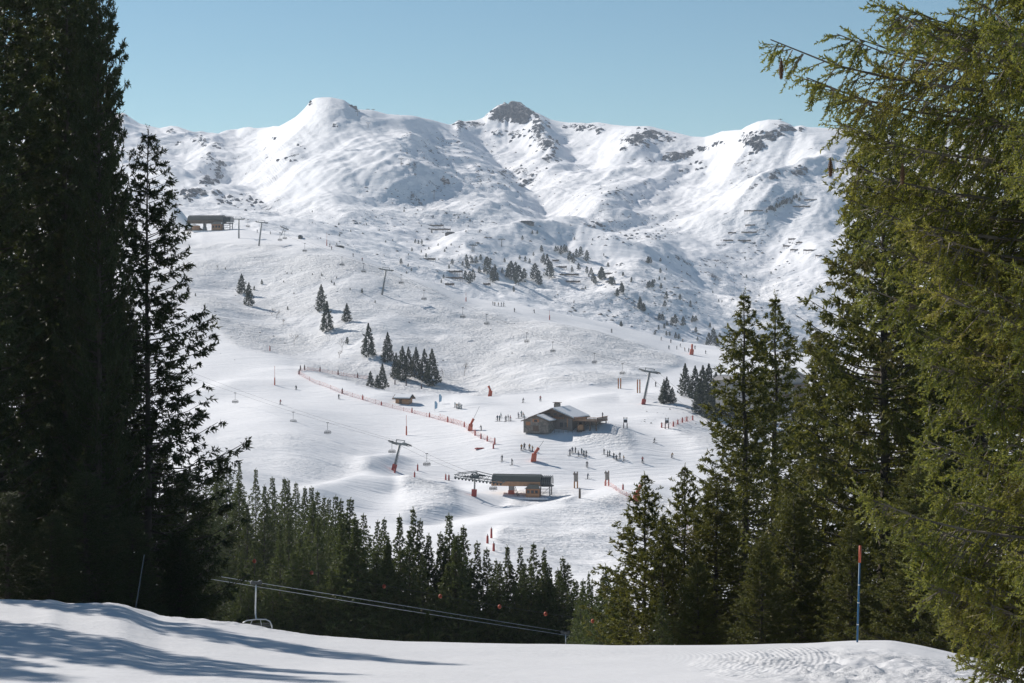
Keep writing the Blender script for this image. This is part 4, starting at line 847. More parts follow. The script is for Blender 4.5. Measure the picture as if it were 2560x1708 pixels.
def station(loc, yaw, k, label, legs, roofmat='roof_green', pad='orange', booth=True, band='wood_tan'):
    e = empty('lift_station', loc, yaw); e.scale = (k,)*3; L, Wd = 8.2, 2.6
    prof = [(-Wd, 3.1), (-Wd, 4.3), (-Wd*.62, 5.35), (0, 5.65), (Wd*.62, 5.35), (Wd, 4.3), (Wd, 3.1), (0, 3.0)]
    def prof_obj(name, prof, x0, x1, mat):
        vs = [(x0, y, z) for y, z in prof]+[(x1, y, z) for y, z in prof]; n = len(prof)
        fs = [tuple(range(n)), tuple(range(2*n-1, n-1, -1))]+[(i, i+n, (i+1) % n+n, (i+1) % n) for i in range(n)]
        return MB().add(vs, fs).build(name, mat, e)
    prof_obj('roof', [(-Wd, 3.95), (-Wd, 4.4), (-Wd*.62, 5.35), (0, 5.65), (Wd*.62, 5.35), (Wd, 4.4), (Wd, 3.95)], -L, L-3.2, roofmat)
    prof_obj('side_band', [(-Wd-.04, 2.75), (-Wd-.04, 3.93), (Wd+.04, 3.93), (Wd+.04, 2.75)], -L-.05, L-3.2, band)
    prof_obj('machine_bay', [(-Wd+.25, 3.2), (-Wd+.25, 4.3), (-Wd*.6, 5.1), (Wd*.6, 5.1), (Wd-.25, 4.3), (Wd-.25, 3.2)], L-3.19, L-.4, 'glass_dark')
    for i in range(6):
        x = L-3.1+i*.55; MB().tube([(x, -Wd, 3.0), (x, -Wd, 4.4), (x, -Wd*.62, 5.4), (x, Wd*.62, 5.4), (x, Wd, 4.4), (x, Wd, 3.0)], .055, 5).build('grille_rib', 'steel_green', e)
    for z, y in ((3.3, -Wd), (3.9, -Wd), (4.45, -Wd*.97)): MB().tube([(L-3.2, y-.03, z), (L-.1, y-.03, z)], .045, 5).build('grille_rail', 'steel_green', e)
    MB().tube([(-L, 0, 5.72), (L-3.2, 0, 5.72)], .06, 5).build('ridge_rail', 'dark_steel', e)
    for x, w in legs:
        MB().box((x, 0, 1.55), (w, 1.3, 3.1)).build('support_column', 'concrete', e); MB().box((x, 0, .7), (w+.25, 1.55, 1.4)).build('safety_pad', pad, e)
    m = MB(); m.tube([(L-3.2, -1.7, .1), (L-3.2, -1.7, 3.0)], .16, 6); m.tube([(L-.7, -1.7, .1), (L-.7, -1.7, 3.0)], .16, 6); m.tube([(L-.7, 1.7, .1), (L-.7, 1.7, 3.0)], .16, 6); m.tube([(L-3.2, -1.7, 1.2), (L-.7, -1.7, 1.2)], .06, 5); m.tube([(L-3.2, -1.7, 2.0), (L-.7, -1.7, 2.0)], .06, 5)
    m.tube([(L-3.2, -1.7, .2), (L-.7, -1.7, 2.6)], .05, 5); m.tube([(L-.7, -1.7, 1.6), (L-.7, 1.7, 1.6)], .06, 5); m.build('boarding_frame', 'dark_steel', e)['kind'] = 'stuff'
    m = MB(); m.tube([(L-1.8, 0, 2.6), (L-1.8, 0, 2.9)], 1.9, 18); m.build('bullwheel', 'dark_steel', e)
    m = MB(); m.tube([(-2.6, -1.2, 2.9), (-1.1, -2.4, .0)], .07, 5); m.tube([(-2.2, -1.2, 2.9), (-.7, -2.4, .0)], .07, 5)
    for i in range(8): t = i/8; m.box((-2.4+1.5*t, -1.2-1.2*t, 2.9-2.9*t), (.55, .3, .06))
    m.build('stairs', 'dark_steel', e)
    if booth:
        m = MB(); m.box((3.2, -3.4, 1.15), (3.6, 2.4, 2.5)); m.build('booth_wall', 'wood_orange', e)
        MB().add([(1.1, -4.95, 2.3), (5.3, -4.95, 2.3), (5.3, -1.85, 2.3), (1.1, -1.85, 2.3), (2.2, -3.4, 3.35), (4.6, -3.4, 3.35)], [(0, 1, 5, 4), (1, 2, 5), (2, 3, 4, 5), (3, 0, 4), (3, 2, 1, 0)]).build('booth_roof', roofmat, e)
        MB().box((4.6, -4.35, 2.62), (1.3, .9, .12), 0, 0, .6).build('snow_patch', 'snow_cap', e)
        for x in (2.1, 3.2, 4.3): MB().box((x, -4.63, 1.5), (.75, .06, .8)).build('booth_window', 'glass_dark', e)
        for i in range(6): MB().box((3.2, -4.62, .1+i*.17), (3.62, .05, .13)).build('cladding_board', 'wood_tan', e)
    MB().box((1.0, -1.0, -.25), (13, 9, .5)).build('platform', 'snow_cap', e)
    return tag(e, label, 'lift station')
g = S2.hit(1308, 1242); station(g+Vector((0, 2.2, .1)), -.16, 1.0, 'green roofed valley lift station with tan side band and small orange booth', [(-3.2, 1.3)])
g = S2.hit(524, 578); station(g+Vector((0, 6, .2)), -.12, 1.62, 'long dark roofed summit lift station on the plateau at the upper left', [(4.0, 1.2), (-2.4, .9)], pad='concrete', band='wood_brown')
m = MB(); e = empty('terrace_hut', S2.hit(487, 578)); MB().add([(-7, -2, 0), (7, -2, 0), (4, 2, 1.6), (-3, 2, 1.8), (-5, -2, 1.2), (2, -2, 2.6)], [(0, 1, 5, 4), (4, 5, 2, 3), (0, 4, 3), (1, 2, 5)]).build('roof', 'wood_brown', e); MB().box((1, -1, 1.9), (4.5, 2.6, 2.4)).build('wall', 'wood_tan', e); MB().prism([(-3, 3.1), (3, 3.1), (0, 4.3)], -2.6, 1.6).build('gable_roof', 'snow_cap', e); tag(e, 'low timber hut with a snowy roof under the summit lift station', 'hut')
# foreground chairlift
c0 = [Vector((-30, 119.0, (HY-1403)/FP*119.0)), Vector((-28.9, 121.2, (HY-1400)/FP*121.2+.1))]
def ray(px, py, d): return Vector(((px-CX)/FP*d, d, (HY-py)/FP*d))
F_ = []
for k, (P, lb) in enumerate([([ray(100, 1381, 120), ray(515, 1446, 125), ray(1000, 1524, 131), ray(1412, 1588, 137), ray(1760, 1640, 142)], 'front haul rope of the near chairlift passing before the wood'), ([ray(100, 1366, 122), ray(515, 1436, 127), ray(1000, 1513, 133), ray(1412, 1580, 139), ray(1760, 1634, 144)], 'rear haul rope of the near chairlift passing before the wood')]):
    F_.append(cable('lift_cable', P, .018, lb, 'galv', .0003))
put_chair(ray(640, 1457, 126.5), .35, 'large pale steel lift chair hanging before the wood, half hidden by the crest', 'galv', .98)
put_chair(ray(1414, 1582, 138), -.5, 'pale steel lift chair of which only the grip shows above the crest', 'galv', .9)
for i, (px, py) in enumerate([(636, 1403), (779, 1432), (960, 1466), (1101, 1491), (1249, 1517), (1364, 1535), (1482, 1553)]):
    d = 68+i*.4; bm = bmesh.new(); bmesh.ops.create_icosphere(bm, subdivisions=2, radius=.066); me = bpy.data.meshes.new('marker_ball'); bm.to_mesh(me); bm.free(); me.polygons.foreach_set('use_smooth', [True]*len(me.polygons))
    o = link('marker_ball', me, 'orange', None, ray(px, py, d)); o.scale = (1, 1, 1.15)
    tag(o, ['orange ball on the thin wire above the large pale chair', 'second orange ball from the left on the thin wire', 'third orange ball from the left on the thin wire', 'middle orange ball of the seven on the thin wire', 'orange ball in front of the dense middle wood, third from the right', 'orange ball on the wire, second from the right', 'rightmost orange ball, near the open young spruce'][i], 'marker ball')
cable('thin_wire', [ray(px, py-2, 68+i*.4) for i, (px, py) in enumerate([(500, 1376), (636, 1403), (779, 1432), (960, 1466), (1101, 1491), (1249, 1517), (1364, 1535), (1482, 1553), (1600, 1570)])], .007, 'thin dark wire carrying the orange balls', 'dark_steel', .0005)
# ------------------------------------------------------------------ chalet
def gable_house(name, loc, yaw, Wd, L, hw, hr, wallm, gablem, label, cat='chalet'):
    """front gable towards -y; ridge along y"""
    e = empty(name, loc, yaw)
    MB().box((0, 0, hw/2-.3), (Wd, L, hw+.6)).build('wall', wallm, e)
    MB().prism([(-Wd/2, hw), (Wd/2, hw), (0, hw+hr)], -L/2+.02, L/2-.02).build('gable', gablem, e)
    ov = .9; t = .28; sl = hr/(Wd/2)
    for s in (-1, 1):
        x1 = s*(Wd/2+ov); z1 = hw-ov*sl
        MB().prism([(0, hw+hr+.05), (x1, z1+.05), (x1, z1+.05+t), (0, hw+hr+.05+t)], -L/2-ov, L/2+ov).build('roof', 'wood_brown', e)
    return e, hw, hr, sl
g = S2.hit(1408, 1076); yw = -.42
def chalet():
    Wd, L, hw, hr = 14.5, 13.0, 3.9, 2.9
    e, _, _, sl = gable_house('mountain_chalet', g+Vector((-1.0, 7.5, .2)), yw, Wd, L, hw, hr, 'wood_grey', 'wood_brown', None)
    MB().prism([(.6, hw+hr+.12), (7.9, hw-.02), (7.9, hw+.40), (.6, hw+hr+.68)], -L/2-.2, L/2+.6).build('roof_snow', 'snow_cap', e)
    MB().prism([(-.3, hw+hr+.36), (-1.2, hw+hr-.05), (-1.2, hw+hr+.2), (-.3, hw+hr+.55)], -L/2+1, L/2).build('ridge_snow', 'snow_cap', e)
    MB().box((-1.2, 1.0, hw+hr+.7), (1.9, 1.2, 1.9)).build('chimney', 'stone', e); MB().box((-1.2, 1.0, hw+hr+1.95), (2.6, 1.7, .18)).build('chimney_cap', 'wood_brown', e)
    MB().box((-1.2, 1.0, hw+hr+1.75), (1.5, .8, .3)).build('chimney_pot', 'dark_steel', e)
    for x, z in ((-3.2, 4.5), (-1.0, 5.1), (1.2, 5.1), (3.2, 4.5)):
        w = MB().box((x, -L/2-.04, z), (1.0, .12, .9)).build('window', 'glass_dark', e); MB().box((x, -L/2-.12, z-.5), (1.2, .1, .1)).build('sill', 'wood_orange', w)
    MB().box((0, -L/2-.35, 3.95), (9.5, .1, .7)).build('balcony', 'wood_brown', e)
    for i in range(16): MB().box((-4.4+i*.58, -L/2-.44, 3.95), (.16, .06, .66)).build('baluster', 'wood_orange', e)
    for x in (-5.5, 5.6): MB().box((x, -L/2-.06, 2.4), (.3, .14, 3.0)).build('corner_post', 'wood_tan', e)
    # stone annexe in front
    ax, ay, aw, al, ah, ar = -3.2, -L/2-3.0, 8.8, 5.8, 3.1, 1.7
    MB().box((ax, ay, ah/2-.5), (aw, al, ah+1)).build('stone_annexe', 'stone', e)
    MB().prism([(ax-aw/2, ah), (ax+aw/2, ah), (ax, ah+ar)], ay-al/2+.02, ay+al/2).build('annexe_gable', 'stone', e)
    s2 = ar/(aw/2)
    for s in (-1, 1): MB().prism([(ax, ah+ar+.04), (ax+s*(aw/2+.7), ah-.7*s2+.04), (ax+s*(aw/2+.7), ah-.7*s2+.28), (ax, ah+ar+.28)], ay-al/2-.7, ay+al/2).build('annexe_roof', 'wood_brown', e)
    MB().prism([(ax+.5, ah+ar+.08), (ax+aw/2+.5, ah-.2+.3), (ax+aw/2+.5, ah-.2+.65), (ax+.5, ah+ar+.5)], ay-al/2-.2, ay+al/2-.1).build('annexe_snow', 'snow_cap', e)
    MB().prism([(ax-aw/2-.3, ah-.28+.2), (ax-.8, ah+ar-.2), (ax-.8, ah+ar+.1), (ax-aw/2-.3, ah-.28+.42)], ay-al/2-.1, ay+al/2-.1).build('annexe_snow', 'snow_cap', e)
    MB().box((ax, ay-al/2-.05, 3.3), (2.3, .14, 1.1)).build('gable_board', 'wood_orange', e); MB().box((ax, ay-al/2-.14, 3.2), (1.1, .08, .7)).build('window', 'glass_dark', e)
    MB().box((ax, ay-al/2-.06, .6), (2.0, .14, 1.9)).build('door', 'wood_brown', e); MB().box((ax-2.7, ay-al/2-.05, 2.2), (1.6, .14, 1.2)).build('shutter', 'wood_orange', e)
    # terrace on the right with railing
    dx = Wd/2+4.0
    MB().box((dx, -1.5, 3.0), (9.5, 9.5, .35)).build('terrace_deck', 'wood_brown', e)
    for i in range(5):
        for y in (-6.0, 2.8): MB().box((dx-4.3+i*2.15, y, 1.2), (.3, .3, 3.6)).build('terrace_post', 'wood_brown', e)
    for i in range(22): MB().box((dx-4.6+i*.44, -6.2, 3.75), (.22, .08, 1.25)).build('railing_board', 'wood_tan' if i < 13 else 'wood_brown', e)
    for i in range(20): MB().box((dx+4.75, -6.0+i*.46, 3.75), (.08, .22, 1.25)).build('railing_board', 'wood_brown', e)
    MB().box((dx, -6.24, 4.4), (9.7, .14, .12)).build('handrail', 'wood_orange', e); MB().box((dx+4.8, -1.5, 4.4), (.14, 9.6, .12)).build('handrail', 'wood_orange', e)
    MB().box((dx-1.0, 1.0, 1.3), (7, 3.5, 3.2)).build('lower_wall', 'wood_grey', e)
    for x in (-3.4, -1.6, .2): MB().box((dx+x, -.8, 1.6), (.9, .08, 1.4)).build('window', 'glass_dark', e)
    for x in (3.5, 5.2): MB().box((x, -L/2-.06, 1.6), (1.1, .12, 1.6)).build('window', 'glass_dark', e)
    e.scale = (.94, .94, .9); tag(e, 'stone and timber mountain chalet with snow on its roof and a railed terrace', 'chalet')
chalet()
e = empty('round_table_top', S2.hit(1452, 1079)+Vector((0, 0, 0))); m = MB().tube([(0, -.25, 1.05), (0, .25, 1.05)], 1.1, 20); m.build('barrel_end', 'wood_tan', e); MB().box((0, 0, .2), (2.4, .8, .5)).build('cradle', 'wood_brown', e); e.rotation_euler = (0, 0, .3)
e.name = 'wooden_barrel'; tag(e, 'large round wooden barrel end standing in front of the chalet terrace', 'barrel')
e = empty('garden_fence', S2.hit(1420, 1083)); 
for i in range(7): MB().box((-4.2+i*1.4, 0, .5), (.1, .1, 1.1)).build('post', 'wood_brown', e)
for z in (.55, .95): MB().box((0, 0, z), (8.6, .06, .08)).build('rail', 'wood_brown', e)
tag(e, 'low post and rail fence below the front of the chalet', 'fence')
# small hut by the clump
e, hw, hr, sl = gable_house('small_hut', S2.hit(1009, 1011)+Vector((0, 2, 0)), 1.25, 3.4, 5.0, 2.1, .9, 'wood_tan', 'wood_brown', None)
MB().prism([(-2.3, 2.1), (0, 3.1), (2.3, 2.1), (2.3, 2.45), (0, 3.5), (-2.3, 2.45)], -3.1, 3.0).build('roof_snow', 'snow_cap', e); MB().box((-1.73, .6, 1.0), (.08, 1.0, 1.6)).build('door', 'wood_brown', e); tag(e, 'small brown hut with a snow covered roof below the spruce clump', 'hut')
# grey roofed lodge behind the right spruces
g = S2.hit(1900, 1030); g = Vector(((1905-CX)/FP*600, 600, (HY-1010)/FP*600))
e, hw, hr, sl = gable_house('grey_roofed_lodge', g, .75, 17, 22, 7.2, 3.6, 'lodge_wall', 'lodge_wall', None)
for c in e.children:
    if c.name.startswith('roof'): c.data.materials[0] = M['lodge_roof']
MB().prism([(.5, 11.0), (9.3, 7.3), (9.3, 7.75), (.5, 11.5)], -11, 11.5).build('roof_snow', 'snow_cap', e); MB().prism([(-.5, 11.0), (-6.5, 8.5), (-6.5, 8.8), (-.5, 11.4)], -6, 11.5).build('roof_snow', 'snow_cap', e)
for z in (1.8, 4.4):
    for x in (-6, -2, 2, 6): w = MB().box((x, -11.05, z), (1.6, .16, 1.5)).build('window', 'glass_dark', e); MB().box((x, -11.15, z-.85), (1.9, .2, .12)).build('sill', 'wood_tan', w)
for z in (3.1, 5.8): MB().box((0, -11.9, z), (16.5, .12, 1.0)).build('balcony', 'wood_brown', e); MB().box((0, -11.5, z-.55), (16.5, 1.0, .14)).build('balcony_floor', 'wood_grey', e)
tag(e, 'big grey roofed lodge half hidden behind the pair of tall right spruces', 'lodge')
# ------------------------------------------------------------------ poles, fences, guns and signs
def pole(px, py, hpx, mat, label, thin=0, cat='safety pole', group=None, S=None, w=.25):
    p = (S or S2).hit(px, py); h = hpx/FP*p.y; e = empty('padded_pole', p)
    MB().tube([(0, 0, -.2), (0, 0, h*.05), (0, 0, h)], [w*.9, w, w*.85], 8).build('pad', mat, e, smooth=True)
    MB().tube([(0, 0, 0), (0, 0, (thin/FP*p.y) if thin else h+.35)], .07, 6).build('rod', 'orange' if thin else 'dark_steel', e); return tag(e, label, cat, group)
zb = lambda x, y: (500+x*.2723, 850+y*.2723)
z2 = lambda x, y: (1100+x*.2723, 880+y*.2723)
ULAB = ['first dark pole at the left bend of the roped piste edge', 'second dark pole at the left bend of the roped piste edge', 'dark pole just past the left bend on the upper roped edge', 'dark pole on the upper roped edge below the lone left bank', 'dark pole midway along the upper roped edge', 'last dark pole on the upper roped edge before the clump', 'dark post on the lower netted edge beside the piste', 'post in snow below the left of the dense clump', 'post in snow below the middle of the dense clump', 'post in snow below the broadest spruce of the clump']
for (x, y), lb in zip([(910, 315), (922, 280), (960, 275), (1102, 290), (1268, 320), (1447, 348), (1307, 490), (1790, 410), (1893, 420), (2033, 450)], ULAB): pole(*zb(x, y), 11.5, 'dark_pad', lb, w=.26)
for x, y, h, lb in [(1493, 548, 40, 'red pole beside the piste left of the small hut'), (1665, 600, 32, 'red pole on the piste edge just left of the small hut'), (1946, 668, 42, 'red pole in front of the small hut'), (2107, 710, 40, 'red pole right of and below the small hut'), (2275, 755, 45, 'red pole where the lower netting begins'), (642, 102, 45, 'small red pole high on the left piste'), (1998, 1200, 55, 'short red pole below the chair beside the boxed head pylon'), (1970, 1260, 45, 'short red pole on the bank right of the boxed head pylon'), (2256, 1285, 50, 'left red pole of the two near the valley truss'), (2285, 1290, 50, 'right red pole of the two near the valley truss'), (1788, 1222, 40, 'red pole at the foot of the boxed head pylon')]:
    pole(*zb(x, y), h*.2723, 'red', lb)
pole(*zb(686, 415), 19, 'orange', 'orange padded mast with a tall thin rod on the left piste', 48); pole(*zb(1895, 875), 23, 'orange', 'orange padded mast with a tall thin rod on the middle piste', 50)
for x, y, h, lb in [(70, 645, 48, 'red netting pole at the left end of the middle netting'), (223, 690, 45, 'red netting pole left of the tilted red snow gun'), (322, 768, 48, 'first red pole below the tilted red snow gun'), (376, 798, 45, 'second red pole below the tilted red snow gun'), (434, 820, 45, 'third red pole below the tilted red snow gun'), (503, 850, 58, 'upper red pole at the lower end of the netting'), (490, 888, 42, 'lowest red pole at the lower end of the netting'), (1680, 1265, 48, 'dark red pole right of the two wooden panels'), (2142, 685, 45, 'red pole right of the right dark panel'), (2183, 665, 42, 'second red pole right of the right dark panel'), (2225, 648, 42, 'third red pole right of the right dark panel'), (2266, 638, 42, 'fourth red pole right of the right dark panel'), (2320, 628, 42, 'last red pole of the right netting near the spruces'), (2035, 695, 40, 'red pole left of the right dark panel')]:
    pole(*z2(x, y), h*.2723, 'red', lb)
pole(*z2(1283, 1345), 24, 'wood_brown', 'plain brown post standing alone right of the valley station', w=.3)
for x, y, h, lb in [(705, 450, 75, 'upper red pole above the dark bank over the wood'), (675, 490, 60, 'left red pole above the dark bank over the wood'), (723, 550, 60, 'lowest red pole at the foot of the dark bank')]: pole(1000+x*.324, 1200+y*.324, h*.324, 'red', lb)
for px, py, h, lb in [(1165, 754, 11, 'red snow lance at the left end of the bright ridge piste'), (817, 615, 15, 'red snow lance on the skyline right of the summit')]: pole(px, py, h, 'red', lb, h*2.2)
pole(1374, 800, 12, 'red', 'red snow lance in the middle of the bright ridge piste', 24)
def netting(pts, label, h=1.5, mat='net'):
    P = []
    for (a, b), (c, d) in zip(pts[:-1], pts[1:]):
        k = max(2, int(math.hypot(c-a, d-b)/7)); P += [S2.hit(a+(c-a)*i/k, b+(d-b)*i/k) for i in range(k)]
    P.append(S2.hit(*pts[-1])); m = MB()
    for z in (.15, .5, .85, 1.2, 1.5): m.tube([p+UP*z*h/1.5 for p in P], .022, 3)
    for a, b in zip(P[:-1], P[1:]): m.tube([a, b+UP*h], .02, 3); m.tube([a+UP*h, b], .02, 3)
    e = empty('safety_net', P[0]); o = m.build('mesh_panel', mat, e, -P[0]); o['kind'] = 'stuff'; s = MB()
    for p in P[::4]: s.tube([p-UP*.1, p+UP*(h+.15)], .05, 4)
    o = s.build('net_post', 'red', e, -P[0]); o['kind'] = 'stuff'; return tag(e, label, 'netting')
netting([zb(900, 318), zb(930, 285), zb(990, 278), zb(1102, 292), zb(1268, 322), zb(1447, 350), zb(1535, 358)], 'pale upper netting running along the ledge from its left bend', 1.2)
netting([zb(915, 325), zb(960, 350), zb(1050, 400), zb(1150, 432), zb(1300, 495), zb(1500, 555), zb(1665, 602)], 'orange netting bordering the left piste down to the hut', 1.4)
netting([zb(1665, 602), zb(1946, 672), zb(2107, 712), zb(2275, 758), zb(2400, 775)], 'orange netting running right below the small hut', 1.2)
netting([z2(0, 615), z2(70, 645), z2(223, 692), z2(322, 770), z2(434, 822), z2(500, 852)], 'orange netting descending past the tilted red snow gun', 1.7)
netting([z2(2035, 695), z2(2085, 700), z2(2142, 688), z2(2225, 650), z2(2330, 628)], 'orange netting by the right dark panel', 1.6)
netting([z2(1510, 1230), z2(1570, 1240), z2(1640, 1290), z2(1760, 1350)], 'orange netting below the right wooden panel', 1.1)
netting([(1690, 1330), (1740, 1322), (1790, 1318)], 'bright red netting glimpsed through the young spruces', 2.6, 'red'); netting([(1685, 1352), (1720, 1355), (1760, 1352)], 'lower strip of red netting glimpsed through the young spruces', 2.2, 'red')
def gun(px, py, s, tilt, rod, label, drum=False):
    e = empty('snow_gun', S2.hit(px, py), 0); e.scale = (s,)*3
    MB().prism([(-.9, 0), (.7, 0), (.95, 2.2), (-.5, 2.4)], -.7, .7).build('padding', 'orange', e)
    d = Vector((math.sin(tilt), 0, math.cos(tilt))); a = Vector((.2, 0, 2.2))
    MB().tube([a, a+d*2.2], .38, 9, r2=.48).build('barrel', 'orange', e, smooth=True)
    if rod: MB().tube([a+d*2.2, a+d*(2.2+rod)], .06, 5).build('lance', 'steel_grey', e)
    return tag(e, label, 'snow gun')
gun(*z2(860, 1005), 1.0, .62, 2.6, 'orange snow gun with a tilted lance among the skiers')
gun(*z2(278, 722), .9, .45, 4.8, 'red orange snow gun tilted beside the descending netting'); gun(*z2(460, 408), .9, -.4, 0, 'orange snow gun at the foot of the hill behind the chalet')
gun(*z2(1800, 1372), 1.0, .5, 0, 'bright orange snow gun beside the tip of the young spruce')
gun(1729, 887, 1.1, 0, 0, 'red box shaped snow gun among skiers on the far piste')
e = empty('red_mat', S2.hit(*z2(367, 890))); MB().box((0, 0, .12), (3.2, 1.2, .25)).build('mat', 'red', e); MB().box((0, 0, .3), (2.2, .6, .14)).build('cover', 'orange', e); tag(e, 'flat red sledge lying on the piste left of the skiers', 'sledge')
for px, py, h, lb in [(*z2(1248, 1250), 41, 'left tall wooden panel on two orange legs right of the valley station'), (*z2(1535, 1230), 38, 'right tall wooden panel on two orange legs')]:
    p = S2.hit(px, py); H = h/FP*p.y; e = empty('panel_sign', p, .1)
    for s in (-1, 1): MB().box((s*.42, 0, H*.2), (.34, .3, H*.42)).build('leg', 'ochre' if 'left' in lb else 'orange', e); MB().tube([(s*.4, 0, H*.9), (s*.4, 0, H)], .2, 8).build('cap', 'sign_grey', e)
    MB().box((0, -.02, H*.64), (1.15, .2, H*.5)).build('board', 'sign_grey', e); MB().box((-.1, -.14, H*.86), (1.35, .1, H*.1)).build('arrow_board', 'wood_grey', e); tag(e, lb, 'sign')
for px, py, lb in [(*z2(1702, 702), 'left dark start panel on two legs right of the chalet'), (*z2(2083, 706), 'right dark start panel on two legs by the netting')]:
    p = S2.hit(px, py); H = 28/FP*p.y; e = empty('start_panel', p, 0)
    for s in (-1, 1): MB().box((s*.52, 0, H*.5), (.16, .2, H)).build('post', 'sign_dark', e); MB().box((s*.52, -.02, H*.22), (.3, .3, H*.44)).build('leg_pad', 'dark_pad', e)
    MB().box((0, 0, H*.68), (1.15, .14, H*.34)).build('board', 'sign_dark', e); MB().box((0, 0, H*.93), (1.2, .12, .14)).build('top_bar', 'sign_dark', e); MB().box((0, -.09, H*.8), (1.0, .04, .25)).build('snow_strip', 'snow_cap', e); tag(e, lb, 'sign')
for px, py, h, lb in [(*z2(1648, 337), 26, 'left pair of upright orange posts on the piste crest'), (*z2(1824, 378), 34, 'right pair of upright orange posts beside the leaning pylon')]:
    p = S2.hit(px, py); H = h/FP*p.y; e = empty('twin_post', p)
    for s in (-1, 1): MB().box((s*.42, 0, H/2), (.42, .3, H)).build('post', 'ochre', e); MB().box((s*.42, -.01, H*.35), (.44, .34, H*.12)).build('band', 'orange', e); MB().box((s*.42, -.01, H*.75), (.44, .34, H*.1)).build('band', 'orange', e)
    tag(e, lb, 'posts')
# blue poles on the near crest
p = S1.hit(2143, 1606); H = 248/FP*p.y; e = empty('marker_pole', p-UP*.05); e.rotation_euler = (0, .03, 0); MB().tube([(0, 0, -.3), (0, 0, H*.83)], .019, 8).build('rod', 'blue_pole', e, smooth=True); MB().tube([(0, 0, H*.83), (0, 0, H)], .025, 8).build('tip', 'orange', e, smooth=True)
for z in (.2, .42, .6): MB().tube([(0, 0, H*z), (0, 0, H*z+.02)], .021, 8).build('ring', 'white_plastic', e)
tag(e, 'thin blue pole with an orange tip on the near snow crest', 'pole')
p = S1.at(338, 41.5); e = empty('marker_pole', p); e.rotation_euler = (0, .16, 0); MB().tube([(0, 0, -.3), (0, 0, 1.15)], .009, 7).build('rod', 'blue_pole_shaded', e); MB().tube([(0, 0, 1.15), (0, 0, 1.2)], .011, 7).build('tip', 'blue_pole_shaded', e); tag(e, 'dim leaning blue pole in the shade under the slender spruce', 'pole')
# snow barriers on the far slopes
z4 = lambda x, y: (1500+x*.2723, 250+y*.2723); z6 = lambda x, y: (1000+x*.2723, 550+y*.2723)
BAR = [(z4, a, b, y) for a, b, y in [(1325, 1495, 1028), (1333, 1423, 1160), (1175, 1250, 1230), (1300, 1437, 1226), (1132, 1223, 1300), (1265, 1385, 1302), (1730, 1835, 1288), (1800, 1880, 1320), (1680, 1790, 1352), (1747, 1817, 1387), (1868, 2030, 1391), (1978, 2040, 1441), (1875, 1990, 928), (1770, 1930, 988)]]+[(z6, a, b, y) for a, b, y in [(365, 575, 488), (415, 575, 547), (415, 497, 605), (215, 325, 372), (232, 400, 62), (205, 465, 98), (1433, 1530, 445), (1465, 1640, 515), (1465, 1655, 578), (1400, 1460, 385), (765, 830, 603), (1870, 1950, 505)]]
for i, (fz, a, b, y) in enumerate(BAR):
    pa, pb = fz(a, y), fz(b, y); k = max(3, int((b-a)*.2723/4)); P = [S3.hit(pa[0]+(pb[0]-pa[0])*j/k, pa[1]) for j in range(k+1)]
    dm = sorted(p.y for p in P)[len(P)//2]; P = [ray(pa[0]+(pb[0]-pa[0])*j/k, pa[1]+math.sin(j*1.7+i)*.4, dm+(p.y-dm)*.15) for j, p in enumerate(P)]
    e = empty('snow_barrier', P[0]); m = MB()
    for q, r in zip(P[:-1], P[1:]): m.add([q+UP*.5-Vector((0, .15, 0)), r+UP*.5-Vector((0, .15, 0)), r+UP*2.2-Vector((0, .15, 0)), q+UP*2.2-Vector((0, .15, 0)), q+UP*.5, r+UP*.5, r+UP*2.2, q+UP*2.2], [(0, 1, 2, 3), (7, 6, 5, 4), (3, 2, 6, 7), (0, 4, 5, 1)])
    m.build('panel', 'wood_brown', e, -P[0]); s = MB()
    for q in P: s.tube([q-UP*3, q+UP*2.6], .16, 4)
    o = s.build('post', 'wood_brown', e, -P[0]); o['kind'] = 'stuff'
    where = ('on the steep knoll among the pines' if fz is z6 and a > 1300 else 'on the slope left of the knoll' if fz is z6 else 'at the far right by the spruces' if a > 1650 else 'in the stack on the open right slope')
    tag(e, 'dark snow barrier, %s from top %s' % (['first', 'second', 'third', 'fourth', 'fifth', 'sixth', 'seventh', 'eighth'][min(7, sum(1 for f2, a2, b2, y2 in BAR if f2 is fz and y2 < y and ((a2 > 1300) == (a > 1300) if fz is z6 else (a2 > 1650) == (a > 1650))))], where), 'snow barrier')
# distant pylons and buildings
z02 = lambda x, y: (400+x*.2723, 200+y*.2723); z03 = lambda x, y: (1000+x*.2723, 200+y*.2723)
for (px, py), h, lb in [(z02(2213, 785), 60, 'distant T shaped pylon on the slope right of the left summit'), (z02(1910, 440), 45, 'distant T shaped pylon among the moguls under the left summit'), (z02(1815, 330), 40, 'distant pylon on the shoulder right of the left summit'), (z02(2330, 840), 32, 'small distant pylon below the mogul field'), (z03(312, 1095), 68, 'distant T shaped pylon above the two long barriers'), (z03(530, 1280), 42, 'small distant pylon over the lower mogul field'), (z6(933, 245), 66, 'distant T shaped pylon above the pine knoll'), (z6(662, 292), 60, 'left one of the distant double pylon left of the knoll'), (z6(678, 292), 58, 'right one of the distant double pylon left of the knoll')]:
    pylon(px, py, px, py-h*.2723, -1.2, lb, 6.5, mat='dark_steel', S=S3)
def ridge_pylon(px, hp, lb):
    i = int(np.interp(px, uF, np.arange(len(uF)))); py = np.interp(px, [a for a, b in SKY], [b for a, b in SKY]); d = float(np.interp(px, uF, R)); p = ray(px, py+1, d)
    e = empty('ridge_mast', p); H = hp/FP*d; MB().tube([(0, 0, -2), (0, 0, H)], .7, 6, r2=.5).build('mast', 'dark_steel', e); MB().box((0, 0, H*.85), (6, .6, .7)).build('crossarm', 'dark_steel', e); tag(e, lb, 'mast')
